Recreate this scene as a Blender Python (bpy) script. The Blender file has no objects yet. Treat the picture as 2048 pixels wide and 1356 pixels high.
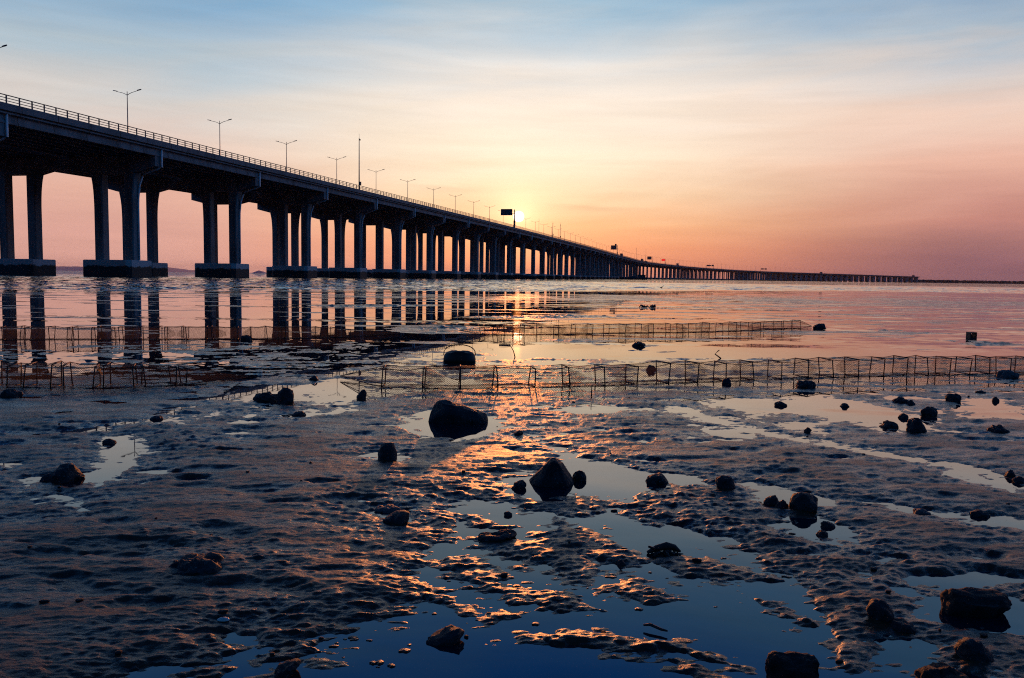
import bpy, bmesh, math, random
import numpy as np
from mathutils import Vector, Matrix, noise as mnoise

random.seed(7)
SC = bpy.context.scene
COL = SC.collection
R = math.radians

# ------------------------------------------------------------------ camera
FPX = 1650.0                      # focal length in photo pixels (2048 wide)
EYE = 1.0
ROLL = math.atan(0.01395)
PITCH = math.atan(124.5 * math.cos(ROLL) / FPX)
cam_d = bpy.data.cameras.new("camera")
cam = bpy.data.objects.new("camera", cam_d)
COL.objects.link(cam)
cam_d.sensor_width = 36.0
cam_d.lens = 36.0 * FPX / 2048.0
cam_d.clip_start = 0.05
cam_d.clip_end = 60000
CR = Matrix.Rotation(math.pi / 2 - PITCH, 3, 'X') @ Matrix.Rotation(ROLL, 3, 'Z')
cam.matrix_world = Matrix.Translation((0, 0, EYE)) @ CR.to_4x4()
SC.camera = cam
SC.view_settings.view_transform = 'Standard'
SC.view_settings.look = 'None'
SC.view_settings.exposure = 0.0
SC.view_settings.gamma = 1.0
SC.render.engine = 'CYCLES'
SC.cycles.use_denoising = False
SC.cycles.filter_width = 1.1
SC.cycles.transparent_max_bounces = 24
SC.cycles.max_bounces = 6
SC.cycles.sample_clamp_indirect = 4.0
SC.cycles.sample_clamp_direct = 3.0


def ray(px, py):
    v = CR @ Vector(((px - 1024) / FPX, (678 - py) / FPX, -1.0))
    return v


def ground(px, py, z=0.0):
    v = ray(px, py)
    t = (z - EYE) / v.z
    return Vector((v.x * t, v.y * t, z))


def at_y(px, py, Y):
    v = ray(px, py)
    t = Y / v.y
    return Vector((v.x * t, Y, EYE + v.z * t))


# ------------------------------------------------------------------ sky + sun
SUN_PX = (1037.5, 433)
SDIR = ray(*SUN_PX).normalized()
SUN_EL = math.asin(SDIR.z)
SUN_AZ = math.atan2(SDIR.x, SDIR.y)


def lin(c):
    return tuple(((x / 255) / 12.92 if x / 255 <= 0.04045 else ((x / 255 + 0.055) / 1.055) ** 2.4) for x in c)


class NT:
    """small node-tree helper"""
    def __init__(self, tree):
        self.t = tree
        self.n = tree.nodes
        self.l = tree.links

    def new(self, kind, **kw):
        n = self.n.new(kind)
        for k, v in kw.items():
            setattr(n, k, v)
        return n

    def put(self, sock, v):
        if hasattr(v, 'links') or isinstance(v, bpy.types.NodeSocket):
            self.l.new(v, sock)
        else:
            sock.default_value = v

    def math(self, op, a, b=None, c=None, clamp=False):
        n = self.new('ShaderNodeMath', operation=op, use_clamp=clamp)
        for i, v in enumerate((a, b, c)):
            if v is not None:
                self.put(n.inputs[i], v)
        return n.outputs[0]

    def ramp(self, fac, stops, interp='LINEAR'):
        n = self.new('ShaderNodeValToRGB')
        n.color_ramp.interpolation = interp
        e = n.color_ramp.elements
        while len(e) > 1:
            e.remove(e[-1])
        e[0].position = stops[0][0]
        e[0].color = (*stops[0][1], 1)
        for p, c in stops[1:]:
            x = e.new(p)
            x.color = (*c, 1)
        self.put(n.inputs[0], fac)
        return n.outputs[0]

    def maprange(self, v, a, b, c=0.0, d=1.0, smooth=False):
        n = self.new('ShaderNodeMapRange')
        n.interpolation_type = 'SMOOTHSTEP' if smooth else 'LINEAR'
        self.put(n.inputs['Value'], v)
        self.put(n.inputs['From Min'], a)
        self.put(n.inputs['From Max'], b)
        self.put(n.inputs['To Min'], c)
        self.put(n.inputs['To Max'], d)
        return n.outputs[0]

    def mix(self, f, a, b, blend='MIX'):
        n = self.new('ShaderNodeMix', data_type='RGBA', blend_type=blend)
        self.put(n.inputs['Factor'], f)
        self.put(n.inputs[6], a if not isinstance(a, tuple) else (*a[:3], 1))
        self.put(n.inputs[7], b if not isinstance(b, tuple) else (*b[:3], 1))
        return n.outputs[2]

    def noise(self, vec, scale, detail=4, rough=0.5, dist=0.0):
        n = self.new('ShaderNodeTexNoise')
        if vec is not None:
            self.l.new(vec, n.inputs['Vector'])
        n.inputs['Scale'].default_value = scale
        n.inputs['Detail'].default_value = detail
        n.inputs['Roughness'].default_value = rough
        n.inputs['Distortion'].default_value = dist
        return n.outputs[0]

    def mapping(self, vec, scale=(1, 1, 1), rot=(0, 0, 0), loc=(0, 0, 0)):
        n = self.new('ShaderNodeMapping')
        self.l.new(vec, n.inputs['Vector'])
        n.inputs['Scale'].default_value = scale
        n.inputs['Rotation'].default_value = rot
        n.inputs['Location'].default_value = loc
        return n.outputs[0]


world = bpy.data.worlds.new("World")
SC.world = world
world.use_nodes = True
W = NT(world.node_tree)
W.n.clear()
w_out = W.new('ShaderNodeOutputWorld')
bg = W.new('ShaderNodeBackground')
W.l.new(bg.outputs[0], w_out.inputs[0])
tc = W.new('ShaderNodeTexCoord')
dirv = tc.outputs['Generated']
sep = W.new('ShaderNodeSeparateXYZ')
W.l.new(dirv, sep.inputs[0])
el = W.math('MULTIPLY', W.math('ARCSINE', sep.outputs[2]), 57.29578)
az = W.math('MULTIPLY', W.math('ARCTAN2', sep.outputs[0], sep.outputs[1]), 57.29578)
# wisps of thin cloud, long along the horizon
cmb = W.new('ShaderNodeCombineXYZ')
W.put(cmb.inputs[0], W.math('MULTIPLY', az, 0.045))
W.put(cmb.inputs[1], W.math('ADD', W.math('MULTIPLY', el, 0.30), W.math('MULTIPLY', az, -0.018)))
wisp = W.noise(cmb.outputs[0], 1.0, 6, 0.55, 0.6)
cmb2 = W.new('ShaderNodeCombineXYZ')
W.put(cmb2.inputs[0], W.math('MULTIPLY', az, 0.09))
W.put(cmb2.inputs[1], W.math('ADD', W.math('MULTIPLY', el, 1.1), W.math('MULTIPLY', az, 0.03)))
wisp2 = W.noise(cmb2.outputs[0], 1.0, 5, 0.6, 0.3)
wc = W.math('SUBTRACT', wisp, 0.5)
wc2 = W.math('SUBTRACT', wisp2, 0.5)
amp = W.maprange(el, 0.0, 14.0, 1.5, 6.5)
e2 = W.math('ADD', el, W.math('MULTIPLY', wc, amp))
ef = W.math('DIVIDE', e2, 40.0, clamp=True)


def sky_stops(lst):
    return [(e / 40.0, lin(c)) for e, c in lst]


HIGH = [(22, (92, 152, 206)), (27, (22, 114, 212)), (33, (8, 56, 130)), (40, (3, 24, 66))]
cen = W.ramp(ef, sky_stops([(0, (248, 146, 116)), (2, (252, 162, 118)), (3.6, (254, 188, 138)), (5.5, (254, 218, 178)),
                            (8, (254, 236, 210)), (11.5, (250, 235, 219)), (14, (224, 222, 219)), (17.5, (160, 191, 212))] + HIGH))
lef = W.ramp(ef, sky_stops([(0, (228, 170, 156)), (2.5, (222, 166, 154)), (5, (230, 178, 160)), (8, (230, 202, 188)),
                            (10.5, (214, 208, 203)), (13, (178, 195, 206)), (17.5, (122, 166, 201))] + HIGH))
rig = W.ramp(ef, sky_stops([(0, (110, 78, 100)), (1.5, (136, 92, 106)), (4, (196, 133, 124)), (7, (234, 180, 160)),
                            (10, (240, 206, 188)), (12.5, (216, 204, 198)), (15, (170, 186, 200)), (18.5, (110, 153, 193))] + HIGH))
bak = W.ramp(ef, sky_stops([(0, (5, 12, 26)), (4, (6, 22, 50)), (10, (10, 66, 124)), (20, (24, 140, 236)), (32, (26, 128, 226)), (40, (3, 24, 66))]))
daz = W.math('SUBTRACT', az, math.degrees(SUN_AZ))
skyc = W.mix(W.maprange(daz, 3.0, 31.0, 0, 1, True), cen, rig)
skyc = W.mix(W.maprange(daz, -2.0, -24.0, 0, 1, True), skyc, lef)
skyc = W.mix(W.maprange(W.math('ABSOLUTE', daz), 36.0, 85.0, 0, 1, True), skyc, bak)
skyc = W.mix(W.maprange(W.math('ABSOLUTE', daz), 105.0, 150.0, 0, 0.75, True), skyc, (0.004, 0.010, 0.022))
# slight light and dark in the cloud veil
veil = W.math('ADD', 1.0, W.math('ADD', W.math('MULTIPLY', wc2, 0.24), W.math('MULTIPLY', wc, 0.16)))
skyc = W.mix(1.0, skyc, W.ramp(veil, [(0, (0, 0, 0)), (1, (1, 1, 1))]), 'MIX') if False else skyc
def streak(a0, da, e0, de, k, tilt=0.0):
    x = W.math('DIVIDE', W.math('SUBTRACT', daz, a0), da)
    y_ = W.math('DIVIDE', W.math('SUBTRACT', W.math('ADD', W.math('ADD', el, W.math('MULTIPLY', wc2, 1.6)), W.math('MULTIPLY', daz, tilt)), e0), de)
    q = W.math('ADD', W.math('MULTIPLY', x, x), W.math('MULTIPLY', y_, y_))
    return W.math('MULTIPLY', W.math('EXPONENT', W.math('MULTIPLY', q, -1.0)), k)


# the few thicker bars of cloud beside the sun
for a0, da, e0, de, k in ((5.2, 2.6, 4.7, .22, -.16), (7.0, 3.5, 5.6, .35, -.07), (-4.2, 3.0, 5.9, .35, -.10), (9.0, 6.0, 8.2, .5, .07), (16, 9, 12.2, .6, .08), (3, 7, 14.2, .8, .06)):
    veil = W.math('ADD', veil, streak(a0, da, e0, de, k))
vm = W.new('ShaderNodeVectorMath', operation='SCALE')
W.l.new(skyc, vm.inputs[0])
W.put(vm.inputs['Scale'], veil)
# glow round the sun and the sun itself
dot = W.new('ShaderNodeVectorMath', operation='DOT_PRODUCT')
W.l.new(dirv, dot.inputs[0])
dot.inputs[1].default_value = SDIR
ang = W.math('MULTIPLY', W.math('ARCCOSINE', W.math('MINIMUM', dot.outputs['Value'], 0.9999999)), 57.29578)
g1 = W.math('MULTIPLY', W.math('EXPONENT', W.math('MULTIPLY', ang, -0.36)), 0.14)
g2 = W.math('MULTIPLY', W.math('EXPONENT', W.math('MULTIPLY', ang, -0.75)), 0.8)
glow = W.math('ADD', g1, g2)
gv = W.new('ShaderNodeVectorMath', operation='SCALE')
gv.inputs[0].default_value = (1.0, 0.60, 0.30)
W.put(gv.inputs['Scale'], glow)
disc = W.maprange(ang, 0.31, 0.40, 3.5, 0.0, True)
dv = W.new('ShaderNodeVectorMath', operation='SCALE')
dv.inputs[0].default_value = (1.0, 0.86, 0.6)
W.put(dv.inputs['Scale'], disc)
# the clear physical sky shows faintly through the veil
nis = W.new('ShaderNodeTexSky', sky_type='NISHITA')
nis.sun_disc = False
nis.sun_elevation = SUN_EL
nis.sun_rotation = SUN_AZ
nv = W.new('ShaderNodeVectorMath', operation='SCALE')
W.l.new(nis.outputs[0], nv.inputs[0])
nv.inputs['Scale'].default_value = 0.004


def vadd(a, b):
    n = W.new('ShaderNodeVectorMath', operation='ADD')
    W.l.new(a, n.inputs[0])
    W.l.new(b, n.inputs[1])
    return n.outputs[0]


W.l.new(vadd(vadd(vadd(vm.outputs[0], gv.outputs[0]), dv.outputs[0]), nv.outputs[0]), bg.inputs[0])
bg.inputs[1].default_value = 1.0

sun_d = bpy.data.lights.new("sun", 'SUN')
sun_d.energy = 2.2
sun_d.angle = R(0.53)
sun_d.color = (1.0, 0.29, 0.07)
sun = bpy.data.objects.new("sun", sun_d)
COL.objects.link(sun)
sun.rotation_euler = (-SDIR).to_track_quat('-Z', 'Y').to_euler()
sun.location = SDIR * 200


# ------------------------------------------------------------------ materials
def mat_new(name):
    m = bpy.data.materials.new(name)
    m.use_nodes = True
    T = NT(m.node_tree)
    b = T.n['Principled BSDF']
    return m, T, b


def mat_simple(name, col, rough=0.6, nscale=6.0, namt=0.3, bump=0.0, bscale=30.0, metal=0.0):
    m, T, b = mat_new(name)
    t = T.new('ShaderNodeTexCoord')
    n = T.noise(t.outputs['Object'], nscale, 5, 0.6)
    dark = tuple(c * (1 - namt) for c in col)
    lite = tuple(min(1, c * (1 + namt)) for c in col)
    T.l.new(T.ramp(n, [(0.3, dark), (0.7, lite)]), b.inputs['Base Color'])
    b.inputs['Roughness'].default_value = rough
    b.inputs['Metallic'].default_value = metal
    if bump:
        bn = T.new('ShaderNodeBump')
        bn.inputs['Strength'].default_value = bump
        bn.inputs['Distance'].default_value = 0.02
        T.l.new(T.noise(t.outputs['Object'], bscale, 5, 0.6), bn.inputs['Height'])
        T.l.new(bn.outputs[0], b.inputs['Normal'])
    return m


def make_concrete(seg=0):
    m, T, b = mat_new('segment_concrete' if seg else 'concrete')
    t = T.new('ShaderNodeTexCoord')
    g = T.new('ShaderNodeNewGeometry')
    n1 = T.noise(T.mapping(g.outputs['Position'], (0.5, 0.5, 0.12)), 1.0, 6, 0.6)     # long rain streaks
    n2 = T.noise(g.outputs['Position'], 0.35, 4, 0.6)
    c = T.ramp(n1, [(0.32, (0.06, 0.06, 0.06)), (0.5, (0.20, 0.20, 0.20)), (0.72, (0.30, 0.30, 0.295))])
    c = T.mix(T.maprange(n2, 0.4, 0.7, 0, 0.5), c, (0.12, 0.12, 0.125))
    if seg:
        # cast in segments: a dark joint every few metres and a slightly different tone each
        dp_ = T.new('ShaderNodeVectorMath', operation='DOT_PRODUCT')
        T.l.new(g.outputs['Position'], dp_.inputs[0])
        dp_.inputs[1].default_value = (0.2177, 0.976, 0)
        q = T.math('DIVIDE', T.math('ADD', dp_.outputs['Value'], 1.7), seg)
        wn = T.new('ShaderNodeTexWhiteNoise', noise_dimensions='1D')
        T.l.new(T.math('FLOOR', q), wn.inputs['W'])
        c = T.mix(T.math('MULTIPLY', wn.outputs['Value'], 0.45), c, (0.17, 0.17, 0.175))
        jl = T.math('LESS_THAN', T.math('FRACT', q), 0.028)
        c = T.mix(jl, c, (0.05, 0.05, 0.05))
    T.l.new(c, b.inputs['Base Color'])
    b.inputs['Roughness'].default_value = 0.75
    bn = T.new('ShaderNodeBump')
    bn.inputs['Strength'].default_value = 0.25
    bn.inputs['Distance'].default_value = 0.05
    T.l.new(T.noise(g.outputs['Position'], 3.0, 5, 0.6), bn.inputs['Height'])
    T.l.new(bn.outputs[0], b.inputs['Normal'])
    return m


def make_footing():
    """concrete footing with the dark tide stain below the high-water mark"""
    m, T, b = mat_new('tidal_concrete')
    g = T.new('ShaderNodeNewGeometry')
    s = T.new('ShaderNodeSeparateXYZ')
    T.l.new(g.outputs['Position'], s.inputs[0])
    n = T.noise(g.outputs['Position'], 0.8, 5, 0.6)
    zz = T.math('ADD', s.outputs[2], T.math('MULTIPLY', T.math('SUBTRACT', n, 0.5), 1.3))
    f = T.maprange(zz, 1.75, 1.95, 0, 1)
    T.l.new(T.mix(f, (0.018, 0.020, 0.018), (0.48, 0.47, 0.46)), b.inputs['Base Color'])
    b.inputs['Roughness'].default_value = 0.7
    return m


def make_mud():
    m, T, b = mat_new('wet_mud')
    g = T.new('ShaderNodeNewGeometry')
    pos = g.outputs['Position']
    s = T.new('ShaderNodeSeparateXYZ')
    T.l.new(pos, s.inputs[0])
    n1 = T.noise(pos, 2.2, 6, 0.62)
    n2 = T.noise(T.mapping(pos, (1, 1.8, 1)), 14.0, 6, 0.65)
    c = T.ramp(n1, [(0.3, (0.026, 0.013, 0.006)), (0.7, (0.090, 0.047, 0.024))])
    c = T.mix(T.maprange(n2, 0.5, 0.75, 0, 0.6), c, (0.013, 0.008, 0.006))
    T.l.new(c, b.inputs['Base Color'])
    wet = T.maprange(T.math('ADD', s.outputs[2], T.math('MULTIPLY', T.math('SUBTRACT', n1, 0.5), 0.03)), 0.0, 0.022, 0.30, 0.56)
    n3 = T.noise(T.mapping(pos, (0.8, 2.2, 1), (0, 0, 0.15)), 2.6, 5, 0.6, 0.5)
    slick = T.maprange(n3, 0.44, 0.60, 0.08, -0.17)          # slick films of water lie over parts of the mud
    r = T.math('ADD', T.math('ADD', wet, slick), T.math('MULTIPLY', T.math('SUBTRACT', n2, 0.5), 0.25))
    T.l.new(T.math('MAXIMUM', r, 0.08), b.inputs['Roughness'])
    b.inputs['IOR'].default_value = 1.45
    b.inputs['Specular IOR Level'].default_value = 0.30
    b.inputs['Coat Weight'].default_value = 0.33
    b.inputs['Coat Roughness'].default_value = 0.15
    b.inputs['Coat IOR'].default_value = 1.33
    # fine crumb and grain
    h1 = T.noise(T.mapping(pos, (0.7, 1.3, 1), (0, 0, 0.12)), 70.0, 5, 0.7)
    h2 = T.noise(T.mapping(pos, (0.6, 1.3, 1), (0, 0, 0.12)), 26.0, 4, 0.6)
    h = T.math('ADD', T.math('MULTIPLY', h1, 0.5), h2)
    cd = T.new('ShaderNodeBump')
    cd.inputs['Strength'].default_value = 0.6
    cd.inputs['Distance'].default_value = 0.012
    T.l.new(h, cd.inputs['Height'])
    T.l.new(cd.outputs[0], b.inputs['Normal'])
    ce = T.new('ShaderNodeBump')
    ce.inputs['Strength'].default_value = 0.35
    ce.inputs['Distance'].default_value = 0.012
    T.l.new(h, ce.inputs['Height'])
    T.l.new(ce.outputs[0], b.inputs['Coat Normal'])
    return m


def make_water():
    m, T, b = mat_new('sea_water')
    g = T.new('ShaderNodeNewGeometry')
    pos = g.outputs['Position']
    s = T.new('ShaderNodeSeparateXYZ')
    T.l.new(pos, s.inputs[0])
    b.inputs['Base Color'].default_value = (0.001, 0.010, 0.022, 1)
    b.inputs['Roughness'].default_value = 0.012
    b.inputs['IOR'].default_value = 1.5
    # calm film on the flat with patches ruffled by the wind; finer ripples ride on the modelled waves of the open sea
    y = s.outputs[1]
    edge = T.noise(T.mapping(pos, (0.02, 0.08, 1)), 1.0, 4, 0.6)
    yy = T.math('ADD', y, T.math('MULTIPLY', T.math('SUBTRACT', edge, 0.5), 30.0))
    lim = T.maprange(s.outputs[0], -24.0, 30.0, 37.0, 86.0)
    sea = T.maprange(T.math('SUBTRACT', yy, lim), -5.0, 5.0, 0, 1, True)
    pm = T.noise(T.mapping(pos, (0.07, 0.75, 1), (0, 0, 0.04)), 1.0, 6, 0.62)
    pm2 = T.noise(T.mapping(pos, (0.02, 0.10, 1), (0, 0, 0.03)), 1.0, 3, 0.5)
    far = T.maprange(y, 9.5, 20.0, 0.22, 1.0, True)
    right = T.maprange(s.outputs[0], -6.0, 6.0, -0.03, 0.05)
    pmm = T.math('ADD', T.math('ADD', pm, T.math('MULTIPLY', T.math('SUBTRACT', pm2, 0.5), 0.55)), right)
    patch = T.math('MULTIPLY', T.maprange(pmm, 0.53, 0.60, 0, 1, True), far)
    amp = T.math('ADD', 0.0025, T.math('MULTIPLY', patch, 0.14))
    amp = T.math('ADD', T.math('MULTIPLY', amp, T.math('SUBTRACT', 1.0, sea)), T.math('MULTIPLY', sea, T.maprange(s.outputs[0], -40.0, 15.0, 1.2, 0.26)))

    def slope(scale, mp):
        n = T.new('ShaderNodeTexNoise')
        T.l.new(T.mapping(pos, mp), n.inputs['Vector'])
        n.inputs['Scale'].default_value = scale
        n.inputs['Detail'].default_value = 3
        v = T.new('ShaderNodeVectorMath', operation='SUBTRACT')
        T.l.new(n.outputs['Color'], v.inputs[0])
        v.inputs[1].default_value = (0.5, 0.5, 0.5)
        return v.outputs[0]
    va = T.new('ShaderNodeVectorMath', operation='ADD')
    T.l.new(slope(7.0, (0.5, 1, 1)), va.inputs[0])
    T.l.new(slope(1.3, (0.4, 1, 1)), va.inputs[1])
    vs = T.new('ShaderNodeVectorMath', operation='MULTIPLY')
    T.l.new(va.outputs[0], vs.inputs[0])
    vs.inputs[1].default_value = (1.3, 2.0, 0.0)
    vk = T.new('ShaderNodeVectorMath', operation='SCALE')
    T.l.new(vs.outputs[0], vk.inputs[0])
    T.put(vk.inputs['Scale'], amp)
    vn = T.new('ShaderNodeVectorMath', operation='ADD')
    T.l.new(vk.outputs[0], vn.inputs[0])
    T.l.new(g.outputs['Normal'], vn.inputs[1])
    nn = T.new('ShaderNodeVectorMath', operation='NORMALIZE')
    T.l.new(vn.outputs[0], nn.inputs[0])
    T.l.new(nn.outputs[0], b.inputs['Normal'])
    oc = ground(1480, 1150)
    dx = T.math('DIVIDE', T.math('SUBTRACT', s.outputs[0], oc.x), 0.62)
    dy = T.math('DIVIDE', T.math('SUBTRACT', s.outputs[1], oc.y), 0.55)
    rr2 = T.math('ADD', T.math('MULTIPLY', dx, dx), T.math('MULTIPLY', dy, dy))
    sw1 = T.noise(T.mapping(pos, (1.0, 1.6, 1), (0, 0, 0.5)), 2.6, 5, 0.6, 2.2)
    film = T.math('MULTIPLY', T.maprange(rr2, 0.25, 1.0, 1, 0, True), T.maprange(sw1, 0.42, 0.62, 0, 1, True))
    T.l.new(T.math('MULTIPLY', film, T.maprange(sw1, 0.4, 0.7, 180.0, 480.0)), b.inputs['Thin Film Thickness'])
    b.inputs['Thin Film IOR'].default_value = 1.5
    return m


def make_rock(name, a, c, rough=0.5, spots=0.5):
    m, T, b = mat_new(name)
    t = T.new('ShaderNodeTexCoord')
    o = t.outputs['Object']
    n = T.noise(o, 9.0, 6, 0.65)
    col = T.ramp(n, [(0.3, a), (0.7, c)])
    v = T.new('ShaderNodeTexVoronoi')
    T.l.new(o, v.inputs['Vector'])
    v.inputs['Scale'].default_value = 55.0
    sp = T.math('MULTIPLY', T.maprange(v.outputs['Distance'], 0.12, 0.22, 1, 0), T.maprange(T.noise(o, 6.0, 2), 0.5, 0.62, 0, spots))
    col = T.mix(sp, col, (0.22, 0.21, 0.20))
    T.l.new(col, b.inputs['Base Color'])
    b.inputs['Roughness'].default_value = rough
    bn = T.new('ShaderNodeBump')
    bn.inputs['Strength'].default_value = 0.9
    bn.inputs['Distance'].default_value = 0.02
    b.inputs['Specular IOR Level'].default_value = 0.3
    T.l.new(T.noise(o, 28.0, 7, 0.75), bn.inputs['Height'])
    T.l.new(bn.outputs[0], b.inputs['Normal'])
    return m


def make_net():
    """knotted netting: real holes between the twine, in metres of net (UV)"""
    m, T, b = mat_new('fishing_net')
    uv = T.new('ShaderNodeUVMap')
    s = T.new('ShaderNodeSeparateXYZ')
    T.l.new(uv.outputs[0], s.inputs[0])
    u = T.math('MULTIPLY', s.outputs[0], 1 / 0.019)
    v = T.math('MULTIPLY', s.outputs[1], 1 / 0.019)
    a = T.math('FRACT', T.math('ADD', u, v))
    c = T.math('FRACT', T.math('ADD', T.math('SUBTRACT', u, v), 100.0))
    la = T.math('LESS_THAN', T.math('ABSOLUTE', T.math('SUBTRACT', a, 0.5)), 0.062)
    lc = T.math('LESS_THAN', T.math('ABSOLUTE', T.math('SUBTRACT', c, 0.5)), 0.062)
    f = T.math('MAXIMUM', la, lc)
    b.inputs['Base Color'].default_value = (0.055, 0.045, 0.028, 1)
    b.inputs['Roughness'].default_value = 0.6
    tl = T.new('ShaderNodeBsdfTranslucent')
    tl.inputs['Color'].default_value = (0.20, 0.14, 0.07, 1)
    ms = T.new('ShaderNodeMixShader')
    ms.inputs[0].default_value = 0.3
    T.l.new(b.outputs[0], ms.inputs[1])
    T.l.new(tl.outputs[0], ms.inputs[2])
    tr = T.new('ShaderNodeBsdfTransparent')
    mx = T.new('ShaderNodeMixShader')
    T.l.new(f, mx.inputs[0])
    T.l.new(tr.outputs[0], mx.inputs[1])
    T.l.new(ms.outputs[0], mx.inputs[2])
    T.l.new(mx.outputs[0], T.n['Material Output'].inputs[0])
    return m


M = {}
M['concrete'] = make_concrete()
M['segment'] = make_concrete(6.4)
M['footing'] = make_footing()
M['asphalt'] = mat_simple('asphalt', (0.05, 0.05, 0.05), 0.9)
M['steel'] = mat_simple('painted_steel', (0.06, 0.065, 0.07), 0.5, 2.0)
M['galv'] = mat_simple('galvanised_steel', (0.16, 0.17, 0.18), 0.45, 2.0, metal=0.3)
M['pipe'] = mat_simple('pvc_pipe', (0.80, 0.80, 0.80), 0.4, 2.0, 0.12)
M['mud'] = make_mud()
M['water'] = make_water()
M['rock'] = make_rock('wet_rock', (0.006, 0.007, 0.009), (0.040, 0.042, 0.046), 0.6, 0.7)
M['redrock'] = make_rock('red_rock', (0.010, 0.007, 0.007), (0.045, 0.022, 0.018), 0.7, 0.2)
M['palerock'] = make_rock('pale_rock', (0.05, 0.045, 0.045), (0.13, 0.11, 0.11), 0.6, 0.2)
M['net'] = make_net()
M['rust'] = mat_simple('rusty_wire', (0.065, 0.034, 0.020), 0.7, 30.0, 0.4)
M['rope'] = mat_simple('wet_rope', (0.03, 0.028, 0.022), 0.8, 40.0, 0.4)
M['wood'] = mat_simple('wet_wood', (0.035, 0.024, 0.018), 0.7, 20.0, 0.4, 0.4, 60)
M['weed'] = mat_simple('dark_weed', (0.015, 0.016, 0.010), 0.6, 25.0, 0.4)
M['shell'] = mat_simple('shell', (0.65, 0.60, 0.55), 0.4, 30.0, 0.15)
M['signblue'] = mat_simple('sign_back', (0.05, 0.07, 0.10), 0.5, 1.0, 0.15)
M['signred'] = mat_simple('sign_red', (0.75, 0.02, 0.015), 0.5, 1.0, 0.1)
# the red board is a lit message sign
_b = M['signred'].node_tree.nodes['Principled BSDF']
_b.inputs['Emission Color'].default_value = (1.0, 0.03, 0.02, 1)
_b.inputs['Emission Strength'].default_value = 0.8
M['truck'] = mat_simple('truck_paint', (0.06, 0.08, 0.11), 0.45, 1.0, 0.2)
M['tyre'] = mat_simple('tyre', (0.02, 0.02, 0.02), 0.85)
M['hull'] = mat_simple('boat_hull', (0.035, 0.035, 0.04), 0.6, 1.0, 0.3)
M['cabin'] = mat_simple('boat_cabin', (0.06, 0.08, 0.11), 0.6, 1.0, 0.3)
M['hill'] = mat_simple('far_hill', (0.30, 0.27, 0.34), 1.0, 0.002, 0.1)  # pale lavender puts some of the distance haze into the base colour
M['land'] = mat_simple('shore_soil', (0.05, 0.045, 0.04), 0.95, 0.02)
M['leaf'] = mat_simple('shore_foliage', (0.035, 0.045, 0.03), 0.9, 0.05, 0.4)
M['plastic'] = mat_simple('crate_plastic', (0.02, 0.018, 0.018), 0.5)
M['orange'] = mat_simple('orange_plastic', (0.55, 0.10, 0.03), 0.5)
M['bird'] = mat_simple('bird_feathers', (0.05, 0.05, 0.055), 0.8)


# ------------------------------------------------------------------ mesh helpers
class MB:
    def __init__(self):
        self.v = []
        self.f = []
        self.uv = None

    def add(self, verts, faces):
        o = len(self.v)
        self.v += [tuple(p) for p in verts]
        self.f += [tuple(i + o for i in q) for q in faces]

    def box(self, c, s, M3=None):
        x, y, z = (k / 2 for k in s)
        vs = [Vector(p) for p in ((-x, -y, -z), (x, -y, -z), (x, y, -z), (-x, y, -z), (-x, -y, z), (x, -y, z), (x, y, z), (-x, y, z))]
        if M3 is not None:
            vs = [M3 @ p for p in vs]
        self.add([p + Vector(c) for p in vs], [(0, 3, 2, 1), (4, 5, 6, 7), (0, 1, 5, 4), (1, 2, 6, 5), (2, 3, 7, 6), (3, 0, 4, 7)])

    def tube(self, pts, r, n=6, cap=True):
        pts = [Vector(p) for p in pts]
        rs = r if isinstance(r, (list, tuple)) else [r] * len(pts)
        rings = []
        for i, p in enumerate(pts):
            t = (pts[min(i + 1, len(pts) - 1)] - pts[max(i - 1, 0)]).normalized()
            up = Vector((0, 0, 1)) if abs(t.z) < 0.9 else Vector((1, 0, 0))
            a = t.cross(up).normalized()
            b = t.cross(a).normalized()
            rings.append([p + (a * math.cos(2 * math.pi * k / n) + b * math.sin(2 * math.pi * k / n)) * rs[i] for k in range(n)])
        vs = [q for rg in rings for q in rg]
        fs = []
        for i in range(len(pts) - 1):
            for k in range(n):
                fs.append((i * n + k, i * n + (k + 1) % n, (i + 1) * n + (k + 1) % n, (i + 1) * n + k))
        if cap:
            fs.append(tuple(range(n))[::-1])
            fs.append(tuple((len(pts) - 1) * n + k for k in range(n)))
        self.add(vs, fs)

    def loft(self, rings, close=True, caps=True):
        n = len(rings[0])
        vs = [p for rg in rings for p in rg]
        fs = []
        for i in range(len(rings) - 1):
            for k in range(n if close else n - 1):
                fs.append((i * n + k, i * n + (k + 1) % n, (i + 1) * n + (k + 1) % n, (i + 1) * n + k))
        if caps:
            fs.append(tuple(range(n))[::-1])
            fs.append(tuple((len(rings) - 1) * n + k for k in range(n)))
        self.add(vs, fs)

    def mesh(self, name, mat, smooth=False):
        me = bpy.data.meshes.new(name)
        me.from_pydata(self.v, [], self.f)
        me.materials.append(mat)
        if self.uv is not None:
            l = me.uv_layers.new(name='UVMap')
            uv = np.array(self.uv, dtype=np.float32)
            idx = np.zeros(len(me.loops), dtype=np.int32)
            me.loops.foreach_get('vertex_index', idx)
            l.data.foreach_set('uv', uv[idx].ravel())
        bm = bmesh.new()
        bm.from_mesh(me)
        bmesh.ops.recalc_face_normals(bm, faces=bm.faces)
        bm.to_mesh(me)
        bm.free()
        if smooth:
            me.polygons.foreach_set('use_smooth', [True] * len(me.polygons))
        return me

    def build(self, name, mat, parent=None, smooth=False):
        return link(name, self.mesh(name, mat, smooth), parent)


def link(name, me, parent=None, loc=None):
    o = bpy.data.objects.new(name, me)
    COL.objects.link(o)
    if parent is not None:
        o.parent = parent
    if loc is not None:
        o.location = loc
    return o


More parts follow.
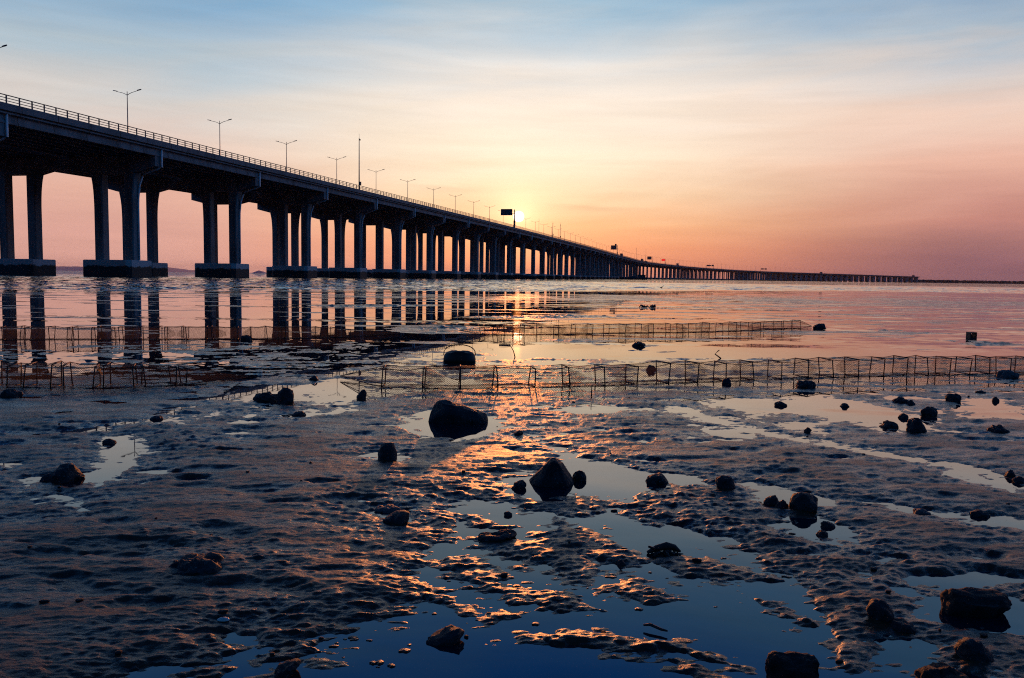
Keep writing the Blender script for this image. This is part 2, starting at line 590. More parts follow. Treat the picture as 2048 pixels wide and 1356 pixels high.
def tag(o, label=None, cat=None, group=None, kind=None):
    if label:
        o['label'] = label
    if cat:
        o['category'] = cat
    if group:
        o['group'] = group
    if kind:
        o['kind'] = kind
    return o


def empty(name, loc=(0, 0, 0), rz=0.0):
    o = bpy.data.objects.new(name, None)
    COL.objects.link(o)
    o.location = loc
    o.rotation_euler = (0, 0, rz)
    o.empty_display_size = 0.2
    return o


def copy_tree(o, parent=None):
    c = o.copy()
    COL.objects.link(c)
    c.parent = parent
    for ch in o.children:
        copy_tree(ch, c)
    return c


# ------------------------------------------------------------------ numpy noise
def perlin(x, y, seed=0):
    xi = np.floor(x).astype(np.int64)
    yi = np.floor(y).astype(np.int64)
    xf = x - xi
    yf = y - yi

    def grad(ix, iy, dx, dy):
        h = (ix * 374761393 + iy * 668265263 + seed * 974634777) & 0xffffffff
        h = ((h ^ (h >> 13)) * 1274126177) & 0xffffffff
        a = ((h ^ (h >> 16)) & 0xffff) * (2 * np.pi / 65536)
        return np.cos(a) * dx + np.sin(a) * dy
    u = xf * xf * xf * (xf * (xf * 6 - 15) + 10)
    v = yf * yf * yf * (yf * (yf * 6 - 15) + 10)
    a = grad(xi, yi, xf, yf)
    b = grad(xi + 1, yi, xf - 1, yf)
    c = grad(xi, yi + 1, xf, yf - 1)
    d = grad(xi + 1, yi + 1, xf - 1, yf - 1)
    return ((a * (1 - u) + b * u) * (1 - v) + (c * (1 - u) + d * u) * v) * 1.5


def fbm(x, y, oct=4, seed=0, gain=0.5):
    s = 0
    a = 1.0
    for i in range(oct):
        s = s + a * perlin(x * 2 ** i, y * 2 ** i, seed + i * 17)
        a *= gain
    return s


def sstep(a, b, x):
    t = np.clip((x - a) / (b - a), 0, 1)
    return t * t * (3 - 2 * t)


def poly_sd(X, Y, poly):
    """signed distance to a polygon in metres, negative inside; only near it"""
    P = np.array([(p.x, p.y) for p in poly])
    out = np.full(X.shape, 9.0)
    m = 0.6
    sel = (X > P[:, 0].min() - m) & (X < P[:, 0].max() + m) & (Y > P[:, 1].min() - m) & (Y < P[:, 1].max() + m)
    x = X[sel]
    y = Y[sel]
    d = np.full(x.shape, 1e9)
    ins = np.zeros(x.shape, dtype=bool)
    n = len(P)
    for i in range(n):
        ax, ay = P[i]
        bx, by = P[(i + 1) % n]
        ex, ey = bx - ax, by - ay
        t = np.clip(((x - ax) * ex + (y - ay) * ey) / (ex * ex + ey * ey + 1e-12), 0, 1)
        d = np.minimum(d, (x - ax - ex * t) ** 2 + (y - ay - ey * t) ** 2)
        c = ((ay > y) != (by > y)) & (x < ex * (y - ay) / (ey if ey != 0 else 1e-12) + ax)
        ins ^= c
    d = np.sqrt(d)
    out[sel] = np.where(ins, -d, d)
    return out


# ------------------------------------------------------------------ water
def build_sea():
    rows = [-60.0, -20, 0, 10, 20, 28]
    y = 34.0
    while y < 30000:
        rows.append(y)
        y += 0.24 if y < 150 else (0.45 if y < 230 else y * 0.06)
    rows = np.array(rows)
    tcol = np.linspace(-1.1, 1.1, 900)
    YY = np.repeat(rows[:, None], len(tcol), 1)
    XX = tcol[None, :] * (np.maximum(YY, 0) + 40)
    a = sstep(-4, 8, YY + 6 * perlin(XX * 0.05, YY * 0.1, 77) - np.interp(XX, [-24, 30], [38, 86])) * (1 - sstep(180, 228, YY))
    w = 0.085 * fbm(XX * 0.13 + 0.04 * YY, YY * 0.40, 3, 201, 0.55) + 0.03 * fbm(XX * 0.6, YY * 1.5, 2, 207)
    H = a * (w + 0.01)
    nr, nc = XX.shape
    return grid_mesh('sea_water', np.stack([XX, YY, H], -1), M['water'])


def grid_mesh(name, P, mat):
    nr, nc = P.shape[:2]
    co = P.reshape(-1, 3).astype(np.float32)
    idx = np.arange(nr * nc).reshape(nr, nc)
    q = np.stack([idx[:-1, :-1], idx[:-1, 1:], idx[1:, 1:], idx[1:, :-1]], -1).reshape(-1, 4)
    me = bpy.data.meshes.new(name)
    me.vertices.add(len(co))
    me.vertices.foreach_set('co', co.ravel())
    me.loops.add(q.size)
    me.loops.foreach_set('vertex_index', q.ravel().astype(np.int32))
    me.polygons.add(len(q))
    me.polygons.foreach_set('loop_start', np.arange(0, q.size, 4, dtype=np.int32))
    me.polygons.foreach_set('use_smooth', np.ones(len(q), dtype=bool))
    me.update(calc_edges=True)
    me.materials.append(mat)
    return link(name, me)


sea = build_sea()
tag(sea, kind='structure')

# ------------------------------------------------------------------ mud flat
POOLS = [
    # the broad pool across the bottom and middle
    [(215, 1500), (235, 1345), (300, 1322), (400, 1318), (520, 1312), (480, 1268), (500, 1262), (565, 1290), (660, 1292), (700, 1268),
     (790, 1252), (850, 1222), (872, 1196), (838, 1160), (835, 1118), (890, 1090), (940, 1098), (905, 1075), (925, 1050), (900, 1022),
     (940, 1002), (1010, 1005), (1060, 1012), (1110, 1030), (1190, 1030), (1215, 1010), (1290, 1035), (1370, 1062), (1450, 1075),
     (1500, 1110), (1545, 1150), (1600, 1205), (1680, 1252), (1730, 1300), (1760, 1345), (1770, 1500)],
    # round the big rock
    [(795, 848), (815, 828), (860, 818), (960, 822), (1015, 838), (1022, 858), (1000, 868), (940, 876), (860, 874), (815, 866)],
    # stream from there to the triangular rock
    [(1050, 868), (1095, 880), (1140, 898), (1180, 918), (1260, 932), (1300, 945), (1410, 958), (1425, 978), (1340, 975), (1290, 985),
     (1262, 1002), (1215, 1010), (1165, 992), (1110, 1002), (1040, 1000), (996, 980), (1005, 955), (1060, 940), (1130, 930), (1120, 905), (1075, 885)],
    [(732, 915), (755, 905), (800, 903), (832, 912), (800, 922), (750, 922)],
    [(760, 1012), (800, 1016), (850, 1020), (840, 1040), (800, 1052), (770, 1042)],
    # left pools
    [(190, 888), (225, 876), (290, 872), (322, 886), (290, 912), (268, 932), (235, 950), (215, 975), (185, 968), (160, 975), (90, 962), (55, 968), (30, 985), (45, 955), (100, 950), (170, 945), (175, 925), (215, 905)],
    [(110, 985), (145, 980), (180, 1005), (170, 1018), (130, 1005)],
    [(0, 925), (40, 924), (60, 932), (20, 940), (0, 938)],
    [(270, 840), (330, 832), (380, 835), (370, 845), (310, 848)],
    [(480, 828), (520, 822), (530, 828), (500, 833)],
    [(565, 830), (585, 822), (625, 820), (638, 828), (600, 836)],
    [(25, 722), (90, 716), (150, 718), (185, 724), (120, 732), (50, 730)],
    [(100, 704), (140, 699), (170, 702), (140, 709)],
    [(950, 700), (1040, 690), (1200, 697), (1330, 705), (1500, 690), (2100, 688), (2100, 712), (1500, 716), (1250, 718), (1080, 716), (1000, 712)],
    # pools in front of the nets
    [(600, 795), (625, 770), (700, 758), (740, 775), (800, 792), (760, 802), (700, 806), (640, 812)],
    [(420, 790), (470, 772), (560, 770), (640, 775), (620, 800), (590, 812), (540, 808)],
    [(1120, 818), (1160, 808), (1230, 812), (1260, 822), (1200, 830), (1150, 828)],
    # right-hand pools
    [(1380, 800), (1450, 792), (1560, 798), (1590, 780), (1640, 785), (1700, 800), (1800, 815), (1870, 840), (1900, 862), (1840, 868),
     (1760, 864), (1700, 848), (1650, 852), (1690, 872), (1630, 868), (1540, 850), (1500, 830), (1440, 815), (1400, 812)],
    [(1310, 812), (1345, 808), (1420, 830), (1470, 845), (1540, 860), (1640, 872), (1720, 885), (1790, 905), (1850, 920), (1960, 935), (2048, 962),
     (2080, 985), (2040, 975), (1950, 950), (1860, 938), (1790, 920), (1720, 902), (1640, 886), (1540, 872), (1460, 860), (1380, 838)],
    [(1420, 862), (1450, 858), (1520, 870), (1500, 876), (1440, 872)],
    [(1880, 945), (1940, 945), (2010, 965), (2048, 978), (2030, 985), (1960, 970), (1900, 958)],
    [(1475, 965), (1530, 970), (1600, 985), (1660, 998), (1700, 1020), (1640, 1026), (1575, 1022), (1520, 1000)],
    [(1560, 1050), (1600, 1042), (1660, 1040), (1715, 1062), (1700, 1082), (1650, 1085), (1600, 1072)],
    [(1750, 1012), (1800, 1005), (1900, 1022), (2000, 1030), (2100, 1045), (2100, 1068), (1980, 1060), (1900, 1045), (1840, 1030)],
    [(1640, 1122), (1690, 1120), (1740, 1138), (1700, 1146), (1660, 1140)],
    [(1760, 1168), (1850, 1180), (1960, 1192), (2100, 1215), (2120, 1260), (1960, 1268), (1860, 1255), (1800, 1235), (1830, 1215), (1790, 1190)],
    [(1790, 1280), (1860, 1290), (1920, 1330), (1960, 1356), (2048, 1340), (2120, 1400), (1900, 1460), (1800, 1400), (1800, 1330)],
    [(1930, 795), (2000, 800), (2060, 820), (2060, 845), (1980, 835), (1920, 818)],
]
ISLES = [
    [(880, 1150), (895, 1128), (960, 1136), (1040, 1160), (1120, 1182), (1182, 1212), (1110, 1216), (1015, 1192), (935, 1172)],
    [(848, 1182), (930, 1196), (960, 1215), (1000, 1225), (1035, 1238), (980, 1242), (930, 1228), (880, 1208)],
    [(1068, 1280), (1130, 1270), (1220, 1280), (1310, 1292), (1400, 1318), (1485, 1346), (1440, 1348), (1350, 1325), (1265, 1312), (1210, 1318), (1150, 1312), (1095, 1300)],
    [(965, 1078), (1040, 1076), (1085, 1062), (1120, 1048), (1200, 1062), (1250, 1095), (1275, 1128), (1200, 1122), (1130, 1108), (1160, 1140), (1120, 1148), (1060, 1128), (1000, 1118), (960, 1112), (930, 1102)],
    [(915, 1036), (960, 1032), (1030, 1052), (1000, 1056), (930, 1048)],
    [(1205, 1170), (1240, 1160), (1300, 1178), (1295, 1192), (1240, 1190)],
    [(1290, 1125), (1330, 1108), (1420, 1110), (1490, 1128), (1520, 1142), (1460, 1146), (1380, 1150), (1320, 1140)],
    [(1440, 1190), (1500, 1196), (1600, 1228), (1660, 1262), (1620, 1252), (1540, 1222)],
    [(1120, 1000), (1160, 990), (1205, 1000), (1215, 1022), (1150, 1030), (1100, 1024)],
    [(840, 1178), (860, 1165), (900, 1180), (880, 1190)],
    [(1490, 838), (1540, 828), (1640, 836), (1660, 846), (1560, 850)],
    [(820, 1022), (870, 1030), (860, 1040), (830, 1036)],
    [(560, 1302), (610, 1290), (670, 1282), (690, 1294), (640, 1300), (600, 1310)],
    [(380, 1340), (450, 1322), (520, 1326), (480, 1345), (410, 1352)],
    [(1300, 1345), (1380, 1352), (1500, 1400), (1400, 1400)],
]
# low dark strips of mud standing out of the sheet of water
BANKS = [
    [(800, 655), (880, 650), (960, 654), (955, 661), (870, 667), (810, 663)],
    [(630, 691), (700, 684), (790, 688), (750, 696), (660, 698)],
    [(1112, 680), (1180, 682), (1245, 690), (1180, 690)],
    [(1255, 690), (1300, 687), (1325, 692), (1280, 696)],
    [(1740, 659), (1800, 661), (1880, 667), (1800, 667)],
    [(1870, 680), (1960, 682), (2070, 690), (1960, 692)],
    [(900, 634), (1100, 630), (1300, 632), (1100, 637)],
    [(930, 716), (1000, 712), (1040, 718), (980, 724)],
    [(600, 612), (760, 608), (900, 611), (760, 614)],
]
# shallow foot pits and scoops in the bank: px, py, width px, depth m
PITS = [(505, 843, 120, .035), (400, 962, 90, .03), (640, 966, 75, .03), (290, 948, 90, .025), (1310, 925, 80, .03), (300, 965, 70, .02),
        (340, 860, 70, .02), (455, 905, 60, .02), (700, 870, 70, .02), (1390, 885, 80, .02), (1500, 905, 90, .02), (1600, 950, 80, .02),
        (1180, 860, 70, .02), (1260, 880, 80, .02), (1010, 900, 60, .015), (560, 1010, 90, .02), (230, 1050, 120, .03), (460, 1070, 120, .025),
        (690, 1110, 90, .02), (140, 1120, 140, .03), (560, 1190, 110, .02), (330, 1210, 140, .025), (1380, 1060, 80, .02), (1750, 955, 90, .02),
        (1870, 990, 80, .02), (1780, 1110, 110, .025), (1930, 1120, 120, .03), (850, 960, 80, .015), (900, 880, 70, .015), (1660, 915, 90, .02),
        (60, 870, 160, .03), (170, 862, 140, .03), (700, 1005, 120, .025), (480, 985, 90, .02), (200, 1180, 100, .02), (1900, 1160, 200, .04)]


def mud_height(X, Y):
    wx = X + 0.10 * fbm(X * 1.3, Y * 1.3, 3, 91)
    wy = Y + 0.10 * fbm(X * 1.3, Y * 1.3, 3, 57)
    wx = wx + 0.022 * fbm(X * 9, Y * 12, 3, 61)
    wy = wy + 0.030 * fbm(X * 9, Y * 12, 3, 67)
    sd = np.full(X.shape, 9.0)
    for p in POOLS:
        sd = np.minimum(sd, poly_sd(wx, wy, [ground(*q) for q in p]))
    for p in ISLES:
        sd = np.maximum(sd, -poly_sd(wx, wy, [ground(*q) for q in p]) * 1.0)
    far = sstep(6.8, 8.2, Y + 0.5 * fbm(X * 0.35, Y * 0.5, 2, 5))         # past the near bank
    film = sstep(10.6, 12.6, Y + 0.8 * fbm(X * 0.2, Y * 0.4, 2, 8))       # thin sheet of water
    # relief: low swells, long thin ripples left by the ebb, crumbs
    FX = X + 0.16 * Y
    FY = Y - 0.16 * X + 0.05 * fbm(X * 0.8, Y * 0.8, 2, 83)
    big = fbm(X * 0.9, Y * 1.3, 3, 1)
    mid = fbm(FX * 2.0, FY * 4.0, 4, 2, 0.55)
    fin = fbm(FX * 9, FY * 17, 3, 3, 0.62)
    gra = fbm(X * 34, Y * 52, 2, 71, 0.65)
    hol = sstep(0.30, 0.75, fbm(FX * 1.7 + 5, FY * 4.2, 3, 37, 0.5))      # scattered shallow hollows
    clod = np.maximum(0, fbm(X * 11, Y * 15, 3, 39, 0.6) - 0.45)         # crumbs standing proud
    rip = perlin(FX * 2.2 + 1.2 * mid, FY * 17 + 2.0 * big, 23)
    pat = sstep(-0.1, 0.5, fbm(X * 0.9, Y * 1.1, 2, 29))                 # smooth silt against crumbly patches
    lowy = sstep(3.6, 6.6, Y + 0.6 * big)
    bank = 0.020 - 0.0150 * lowy + 0.007 * big + (0.0042 + 0.0078 * lowy) * mid + (0.0022 + 0.0026 * pat + 0.0026 * lowy) * fin + (0.0008 + 0.0012 * pat) * gra + (0.0011 - 0.0007 * pat) * rip
    crease = np.abs(fbm(FX * 4 + 0.3 * mid, FY * 15, 3, 43, 0.62))
    flat = sstep(-0.25, 0.45, fbm(X * 0.7 + 9, Y * 0.9, 2, 53))        # some stretches lie almost level
    bank = bank + (0.0012 + 0.0022 * pat) * (crease - 0.35)
    base_ = 0.020 - 0.0150 * lowy + 0.007 * big
    bank = base_ + (bank - base_) * (0.45 + 0.6 * flat)
    bank = bank - (0.010 + 0.004 * lowy) * hol + 0.010 * clod * pat
    shore = np.clip(sd / 0.34, -1, 1)
    land = np.where(shore > 0, bank * np.minimum(1, shore) ** 0.55 + 0.002, 0.0)
    wet = np.where(shore <= 0, -0.015 * np.minimum(1, -shore * 1.3) * (1 - 0.45 * lowy), 0.0)
    near_h = land + wet + (0.0045 * mid + 0.0060 * fin + 0.0015 * gra) * np.exp(-(shore / 0.75) ** 2)
    # rough hummocks by the nets
    hum = -0.002 + 0.014 * fbm(FX * 1.7, FY * 4.6, 5, 31, 0.7) + 0.006 * big + 0.005 * fin
    hum = hum + np.where(sd < 0, -0.02, 0)
    # sheet of water with low streaks
    strk = fbm(X * 0.25, Y * 0.9, 5, 41, 0.6)
    bias = -0.0065 + 0.003 * sstep(-3, 5, X) * sstep(14, 24, Y) + 0.006 * np.exp(-((Y - 40) / 7) ** 2)
    shl = bias + 0.011 * strk + 0.004 * fbm(X * 1.1, Y * 2.2, 3, 48) + 0.002 * fbm(X * 3, Y * 5, 3, 45)
    lim = np.interp(X, [-24, 30], [36, 60])
    shl = np.where(Y > lim, shl - (Y - lim) * 0.004, shl)
    for p in BANKS:
        db = poly_sd(wx, wy, [ground(*q) for q in p])
        shl = shl + 0.030 * sstep(0.35, -0.5, db) * (0.05 + 1.5 * np.abs(fbm(X * 1.6, Y * 2.0, 4, 49, 0.65)))
    H = near_h * (1 - far) + hum * far
    H = H * (1 - film) + shl * film
    for px, py, w, dp in PITS:
        c = ground(px, py)
        rx = w * c.y / FPX / 2
        ry = rx * 0.6
        d2 = ((wx + 0.08 * mid - c.x) / rx) ** 2 + ((wy - c.y) / ry) ** 2
        H = H - np.where(d2 < 4, dp * 0.55 * np.exp(-d2 ** 2 * 1.2), 0)
    return H


def build_mud():
    rows = [1.0]
    while rows[-1] < 66:
        rows.append(rows[-1] + min(0.00085 * rows[-1] ** 2 + 0.0004, 0.10))
    rows = np.array(rows)
    u = np.linspace(-1, 1, 1200)
    tcol = 0.88 * (0.5 * u + 0.5 * u ** 3)             # finer in the middle of the flat
    YY = np.repeat(rows[:, None], len(tcol), 1)
    XX = tcol[None, :] * (YY + 3.6)
    H = mud_height(XX, YY)
    return tag(grid_mesh('mud_flat', np.stack([XX, YY, H], -1), M['mud']), kind='structure')


build_mud()


def mud_z(x, y):
    return float(mud_height(np.array([[x]]), np.array([[y]]))[0, 0])


# ------------------------------------------------------------------ the viaducts
SPAN = 32.0
_pts = []
for Y in np.arange(20, 961, 20):
    _pts.append((368 / FPX * Y - 90.97, Y))
for Y, px in ((1290, 1298), (1700, 1400), (2050, 1500), (2300, 1600), (2520, 1700), (2760, 1836)):
    _pts.append(((px - 1024) / FPX * Y, Y))
_pts = [( 368 / FPX * Y - 90.97, Y) for Y in (-60, -20)] + _pts
PX = np.array(_pts)


def catmull(P, n=24):
    out = []
    for i in range(len(P) - 1):
        p0 = P[max(i - 1, 0)]
        p1 = P[i]
        p2 = P[i + 1]
        p3 = P[min(i + 2, len(P) - 1)]
        d1 = np.linalg.norm(p2 - p1)
        m1 = (p2 - p0) / (np.linalg.norm(p2 - p0) + 1e-9) * d1
        m2 = (p3 - p1) / (np.linalg.norm(p3 - p1) + 1e-9) * d1
        for k in range(n):
            t = k / n
            out.append((2 * t ** 3 - 3 * t ** 2 + 1) * p1 + (t ** 3 - 2 * t ** 2 + t) * m1 + (-2 * t ** 3 + 3 * t ** 2) * p2 + (t ** 3 - t ** 2) * m2)
    out.append(P[-1])
    return np.array(out)


PATH = catmull(PX)
_seg = np.linalg.norm(np.diff(PATH, axis=0), axis=1)
PS = np.concatenate([[0], np.cumsum(_seg)])
S0 = float(np.interp(109.0, PATH[:, 1], PS))           # pier number 0 stands here
SEND = PS[-1]
ZY = np.array([-60, 109, 409, 700, 960, 1290, 1700, 2050, 2520, 2760])
ZV = np.array([22.6, 23.6, 26.3, 27.8, 28.3, 27.2, 26.2, 25.0, 24.0, 21.0])


def br(s):
    """position of the near deck's edge, direction, left normal, rail-top height"""
    x = np.interp(s, PS, PATH[:, 0])
    y = np.interp(s, PS, PATH[:, 1])
    x2 = np.interp(s + 4, PS, PATH[:, 0]) - np.interp(s - 4, PS, PATH[:, 0])
    y2 = np.interp(s + 4, PS, PATH[:, 1]) - np.interp(s - 4, PS, PATH[:, 1])
    T = Vector((x2, y2, 0)).normalized()
    N = Vector((-T.y, T.x, 0))
    yy = np.array([y - 60, y, y + 60])
    zr = float(np.mean(np.interp(yy, ZY, ZV)))
    return Vector((x, y, 0)), T, N, zr


I0 = -3
piers_s = []
i = I0
while S0 + i * SPAN < SEND - 6:
    piers_s.append(S0 + i * SPAN)
    i += 1
S_A = piers_s[0]
SS = list(np.arange(S_A, S0 + 900, 8.0)) + list(np.arange(S0 + 900, SEND - 4, 16.0)) + [SEND - 4]
FR = [br(s) for s in SS]


def sweep(mb, prof, off=0.0):
    rings = []
    for P, T, N, zr in FR:
        rings.append([P + N * (d + off) + Vector((0, 0, zr + z)) for d, z in prof])
    mb.loft(rings)


def rect(d0, d1, z0, z1):
    return [(d0, z0), (d1, z0), (d1, z1), (d0, z1)]


def ring_box(c, T, N, hl, ht, z, ch=0.0):
    """rectangle with chamfered corners, hl along the bridge, ht across"""
    if ch <= 0:
        pts = [(-hl, -ht), (hl, -ht), (hl, ht), (-hl, ht)]
    else:
        pts = [(-hl + ch, -ht), (hl - ch, -ht), (hl, -ht + ch), (hl, ht - ch), (hl - ch, ht), (-hl + ch, ht), (-hl, ht - ch), (-hl, -ht + ch)]
    return [c + T * a + N * b + Vector((0, 0, z)) for a, b in pts]


COLD = (5.4, 11.3)


def pier_parts(s, off):
    P, T, N, zr = br(s)
    P = P + N * off
    cap = MB()
    prof = [(0, -3.62), (16.7, -3.62), (16.7, -5.3), (12.4, -6.35), (4.3, -6.35), (0, -5.3)]
    cap.loft([[P + T * a + N * d + Vector((0, 0, zr + z)) for d, z in prof] for a in (-0.95, 0.95)])
    cols = []
    for k, d in enumerate(COLD):
        sgn = -1 if k == 0 else 1
        ct = zr - 6.35
        m = MB()
        rings = []
        for z, w in ((2.9, 0), (ct - 5.5, 0), (ct - 4, .05), (ct - 2.8, .13), (ct - 1.7, .26), (ct - .8, .42), (ct, .62)):
            c = P + N * (d + sgn * w / 2)
            rings.append(ring_box(c, T, N, 0.85 if s < S0 + 62 * SPAN else (4.5 if s < S0 + 74 * SPAN else 7.5), 0.85 + w / 2, z, 0.16))
        m.loft(rings)
        cols.append(m)
    foot = MB()
    c = P + N * 8.35
    foot.loft([ring_box(c, T, N, 3.25, 4.75, -2.0, 0.7), ring_box(c, T, N, 3.25, 4.75, 2.8, 0.7), ring_box(c, T, N, 3.15, 4.65, 2.9, 0.7)])
    pipe = MB()
    zt = zr
    q = lambda d, z, a=-1.08: P + T * a + N * d + Vector((0, 0, z))
    pipe.tube([q(-0.22, zt - 2.45, .5), q(-0.22, zt - 5.35, .5), q(0.3, zt - 5.52, .5), q(4.25 - .95, zt - 6.42, .5), q(COLD[0] - 1.85, zt - 6.9, .5),
               q(COLD[0] - 1.28, zt - 8.3, .5), q(COLD[0] - 1.0, zt - 10.5, .5), q(COLD[0] - .95, 12 if zt > 20 else 9, .5), q(COLD[0] - .95, 2.95, .5)], 0.17, 6)
    return cap, cols, foot, pipe


def make_viaduct(off, label, near):
    root = empty('viaduct', br(S0)[0] + br(S0)[2] * (off + 8))
    inv = Matrix.Translation(-root.location)

    def put(mb, name, mat, parent=root, smooth=False):
        mb.v = [tuple(inv @ Vector(p)) for p in mb.v]
        return mb.build(name, mat, parent, smooth)
    tag(root, label, 'bridge', 'twin viaducts side by side')
    m = MB()
    sweep(m, rect(-0.48, 17.18, -2.22, -1.9), off)
    put(m, 'deck_slab', M['asphalt'])
    for a, b_ in ((-0.75, -0.32), (17.02, 17.45)):
        m = MB()
        lo = -2.02
        if a < 0:
            sweep(m, [(a, lo), (b_ - .16, lo), (b_ - .16, -1.898), (b_, -1.898), (b_ - .15, -1.1), (a, -1.1)], off)
        else:
            sweep(m, [(a, -1.898), (a + .16, -1.898), (a + .16, lo), (b_, lo), (b_, -1.1), (a + .15, -1.1)], off)
        put(m, 'parapet', M['segment'])
    for k in range(7):
        c = 0.25 + k * 2.7
        m = MB()
        hw = 1.34
        lo, hi = (c - 0.75, c + hw) if k == 0 else ((c - hw, c + hw) if k < 6 else (c - hw, c + 0.75))
        sweep(m, [(c - .36, -3.6), (c + .36, -3.6), (c + .36, -3.35), (c + .22, -3.1), (c + .22, -2.6), (hi, -2.42), (hi, -2.223), (lo, -2.223), (lo, -2.40), (c - .22, -2.5), (c - .22, -3.1), (c - .36, -3.35)], off)
        put(m, 'girder', M['segment' if k == 0 else 'concrete'])
    # railing on the outer edge: three rails, a post every 2.13 m
    if near:
        m = MB()
        for z0, z1, w in ((-0.11, 0.0, .06), (-0.46, -0.38, .045), (-0.82, -0.74, .045)):
            sweep(m, rect(-0.55 - w, -0.55 + w, z0, z1), off)
        rail = put(m, 'railing', M['steel'])
        step = SPAN / 15
        post = MB()
        post.add([], [])
        post.box((0, 0, 0), (0.16, 0.12, 1.12))
        pm = post.mesh('post', M['steel'])
        rest = MB()
        n = 0
        s = S_A + 45
        while s < min(SEND - 10, S0 + 1500):
            P, T, N, zr = br(s)
            loc = P + N * (off - 0.55) + Vector((0, 0, zr - 0.565))
            rz = math.atan2(T.y, T.x)
            if s > S0 - 12 and n < 100:
                o = link('post', pm, rail, loc - root.location)
                o.rotation_euler = (0, 0, rz)
                n += 1
            else:
                rest.box(loc, (0.16, 0.12, 1.12), Matrix.Rotation(rz, 3, 'Z'))
            s += step
        r = put(rest, 'distant_posts', M['steel'], rail)
        r['kind'] = 'stuff'
    for i, s in enumerate(piers_s):
        cap, cols, foot, pipe = pier_parts(s, off)
        n = i + I0
        if n < 30:
            pr = put(cap, 'pier', M['concrete'])
            for c in cols:
                put(c, 'column', M['concrete'], pr)
            put(foot, 'footing', M['footing'], pr)
            if near:
                put(pipe, 'drain_pipe', M['pipe'], pr, True)
        else:
            for c in cols:
                cap.add(c.v, c.f)
            pr = put(cap, 'pier', M['concrete'])
            put(foot, 'footing', M['footing'], pr)
    return root


make_viaduct(0.0, 'long concrete viaduct nearer the viewer with railing, flared columns and drain pipes', True)
make_viaduct(19.4, 'second viaduct standing behind the railed one, mostly hidden by its deck', False)

# ------------------------------------------------------------------ lamps on the median
def make_lamp(simple=False):
    H = 12.6
    if simple:
        m = MB()
        m.tube([(0, 0, 0), (0, 0, H)], [.13, .08], 5)
        for sg in (-1, 1):
            m.tube([(0, 0, H - .3), (0, sg * 1.2, H + .25), (0, sg * 2.3, H + .5)], .07, 4)
            m.box((0, sg * 2.6, H + .52), (.3, .75, .14))
        return m.build('street_lamp', M['galv'])
    root = empty('street_lamp')
    m = MB()
    m.tube([(0, 0, 0), (0, 0, .5), (0, 0, H * .5), (0, 0, H + .35)], [.17, .13, .10, .065], 8)
    m.build('pole', M['galv'], root, True)
    for sg in (-1, 1):
        a = MB()
        a.tube([(0, 0, H - .35), (0, sg * .4, H - .12), (0, sg * 1.0, H + .12), (0, sg * 2.3, H + .42)], [.06, .055, .05, .045], 6)
        a.build('arm', M['galv'], root, True)
        h = MB()
        ang = 0.22 * sg
        h.loft([[Vector((x, sg * y, H + .42 + z + (y - 2.2) * .2)) for x, z in ((-w, 0), (w, 0), (w * .6, .13), (-w * .6, .13))]
                for y, w in ((2.15, .09), (2.35, .17), (2.75, .18), (3.05, .08))])
        h.build('lamp_head', M['galv'], root)
    return root


ORD = ['first', 'second', 'third', 'fourth', 'fifth', 'sixth', 'seventh', 'eighth', 'ninth', 'tenth', 'eleventh', 'twelfth']
lamp0 = None
lamp_far = None
Ystart = None
# the pole seen at px 258 stands on the median line
MED = 18.0
cand = [s for s in np.arange(S0, S0 + 120, 0.5)]


def median_px(s):
    P, T, N, zr = br(s)
    q = P + N * MED
    return 1024 + FPX * q.x / q.y


s_first = min(cand, key=lambda s: abs(median_px(s) - 262))
LSP = 31.2
k = -2
while True:
    s = s_first + k * LSP
    if s > SEND - 10:
        break
    P, T, N, zr = br(s)
    loc = P + N * MED + Vector((0, 0, zr - 1.9))
    if k <= 26:
        if lamp0 is None:
            lamp0 = make_lamp()
            o = lamp0
        else:
            o = copy_tree(lamp0)
    else:
        if lamp_far is None:
            lamp_far = make_lamp(True)
            o = lamp_far
        else:
            o = copy_tree(lamp_far)
    o.location = loc
    o.rotation_euler = (0, 0, math.atan2(T.y, T.x))
    if k < -1:
        lab = 'double-armed street lamp on the bridge outside the left edge'
    elif k == -1:
        lab = 'double-armed street lamp cut off by the left edge with only its tip showing'
    elif k < 4:
        lab = ['tallest whole double-armed street lamp, nearest the left edge', 'double-armed street lamp, second whole one from the left edge',
               'double-armed street lamp, third whole one from the left edge', 'double-armed street lamp just left of the tall bare mast'][k]
    elif k < 10:
        lab = ['double-armed street lamp just right of the tall bare mast', 'double-armed street lamp, second one right of the tall bare mast',
               'double-armed street lamp, third one right of the tall bare mast', 'double-armed street lamp, third one left of the board beside the sun',
               'double-armed street lamp, second one left of the board beside the sun', 'double-armed street lamp nearest on the left of the board beside the sun'][k - 4]
    else:
        lab = 'small far double-armed street lamp on the bridge, right of the sun'
    tag(o, lab, 'street lamp', 'street lamps along the bridge')
    k += 1


def s_of_px(px, off=0.0):
    """where along the bridge a line offset 'off' crosses the picture column px"""
    best = None
    for s in np.arange(S0, SEND - 4, 1.0):
        P, T, N, zr = br(s)
        q = P + N * off
        d = abs(1024 + FPX * q.x / q.y - px)
        if best is None or d < best[0]:
            best = (d, s)
    return best[1]


def on_deck(px, off, dz=-1.9):
    s = s_of_px(px, off)
    P, T, N, zr = br(s)
    return P + N * off + Vector((0, 0, zr + dz)), math.atan2(T.y, T.x), s


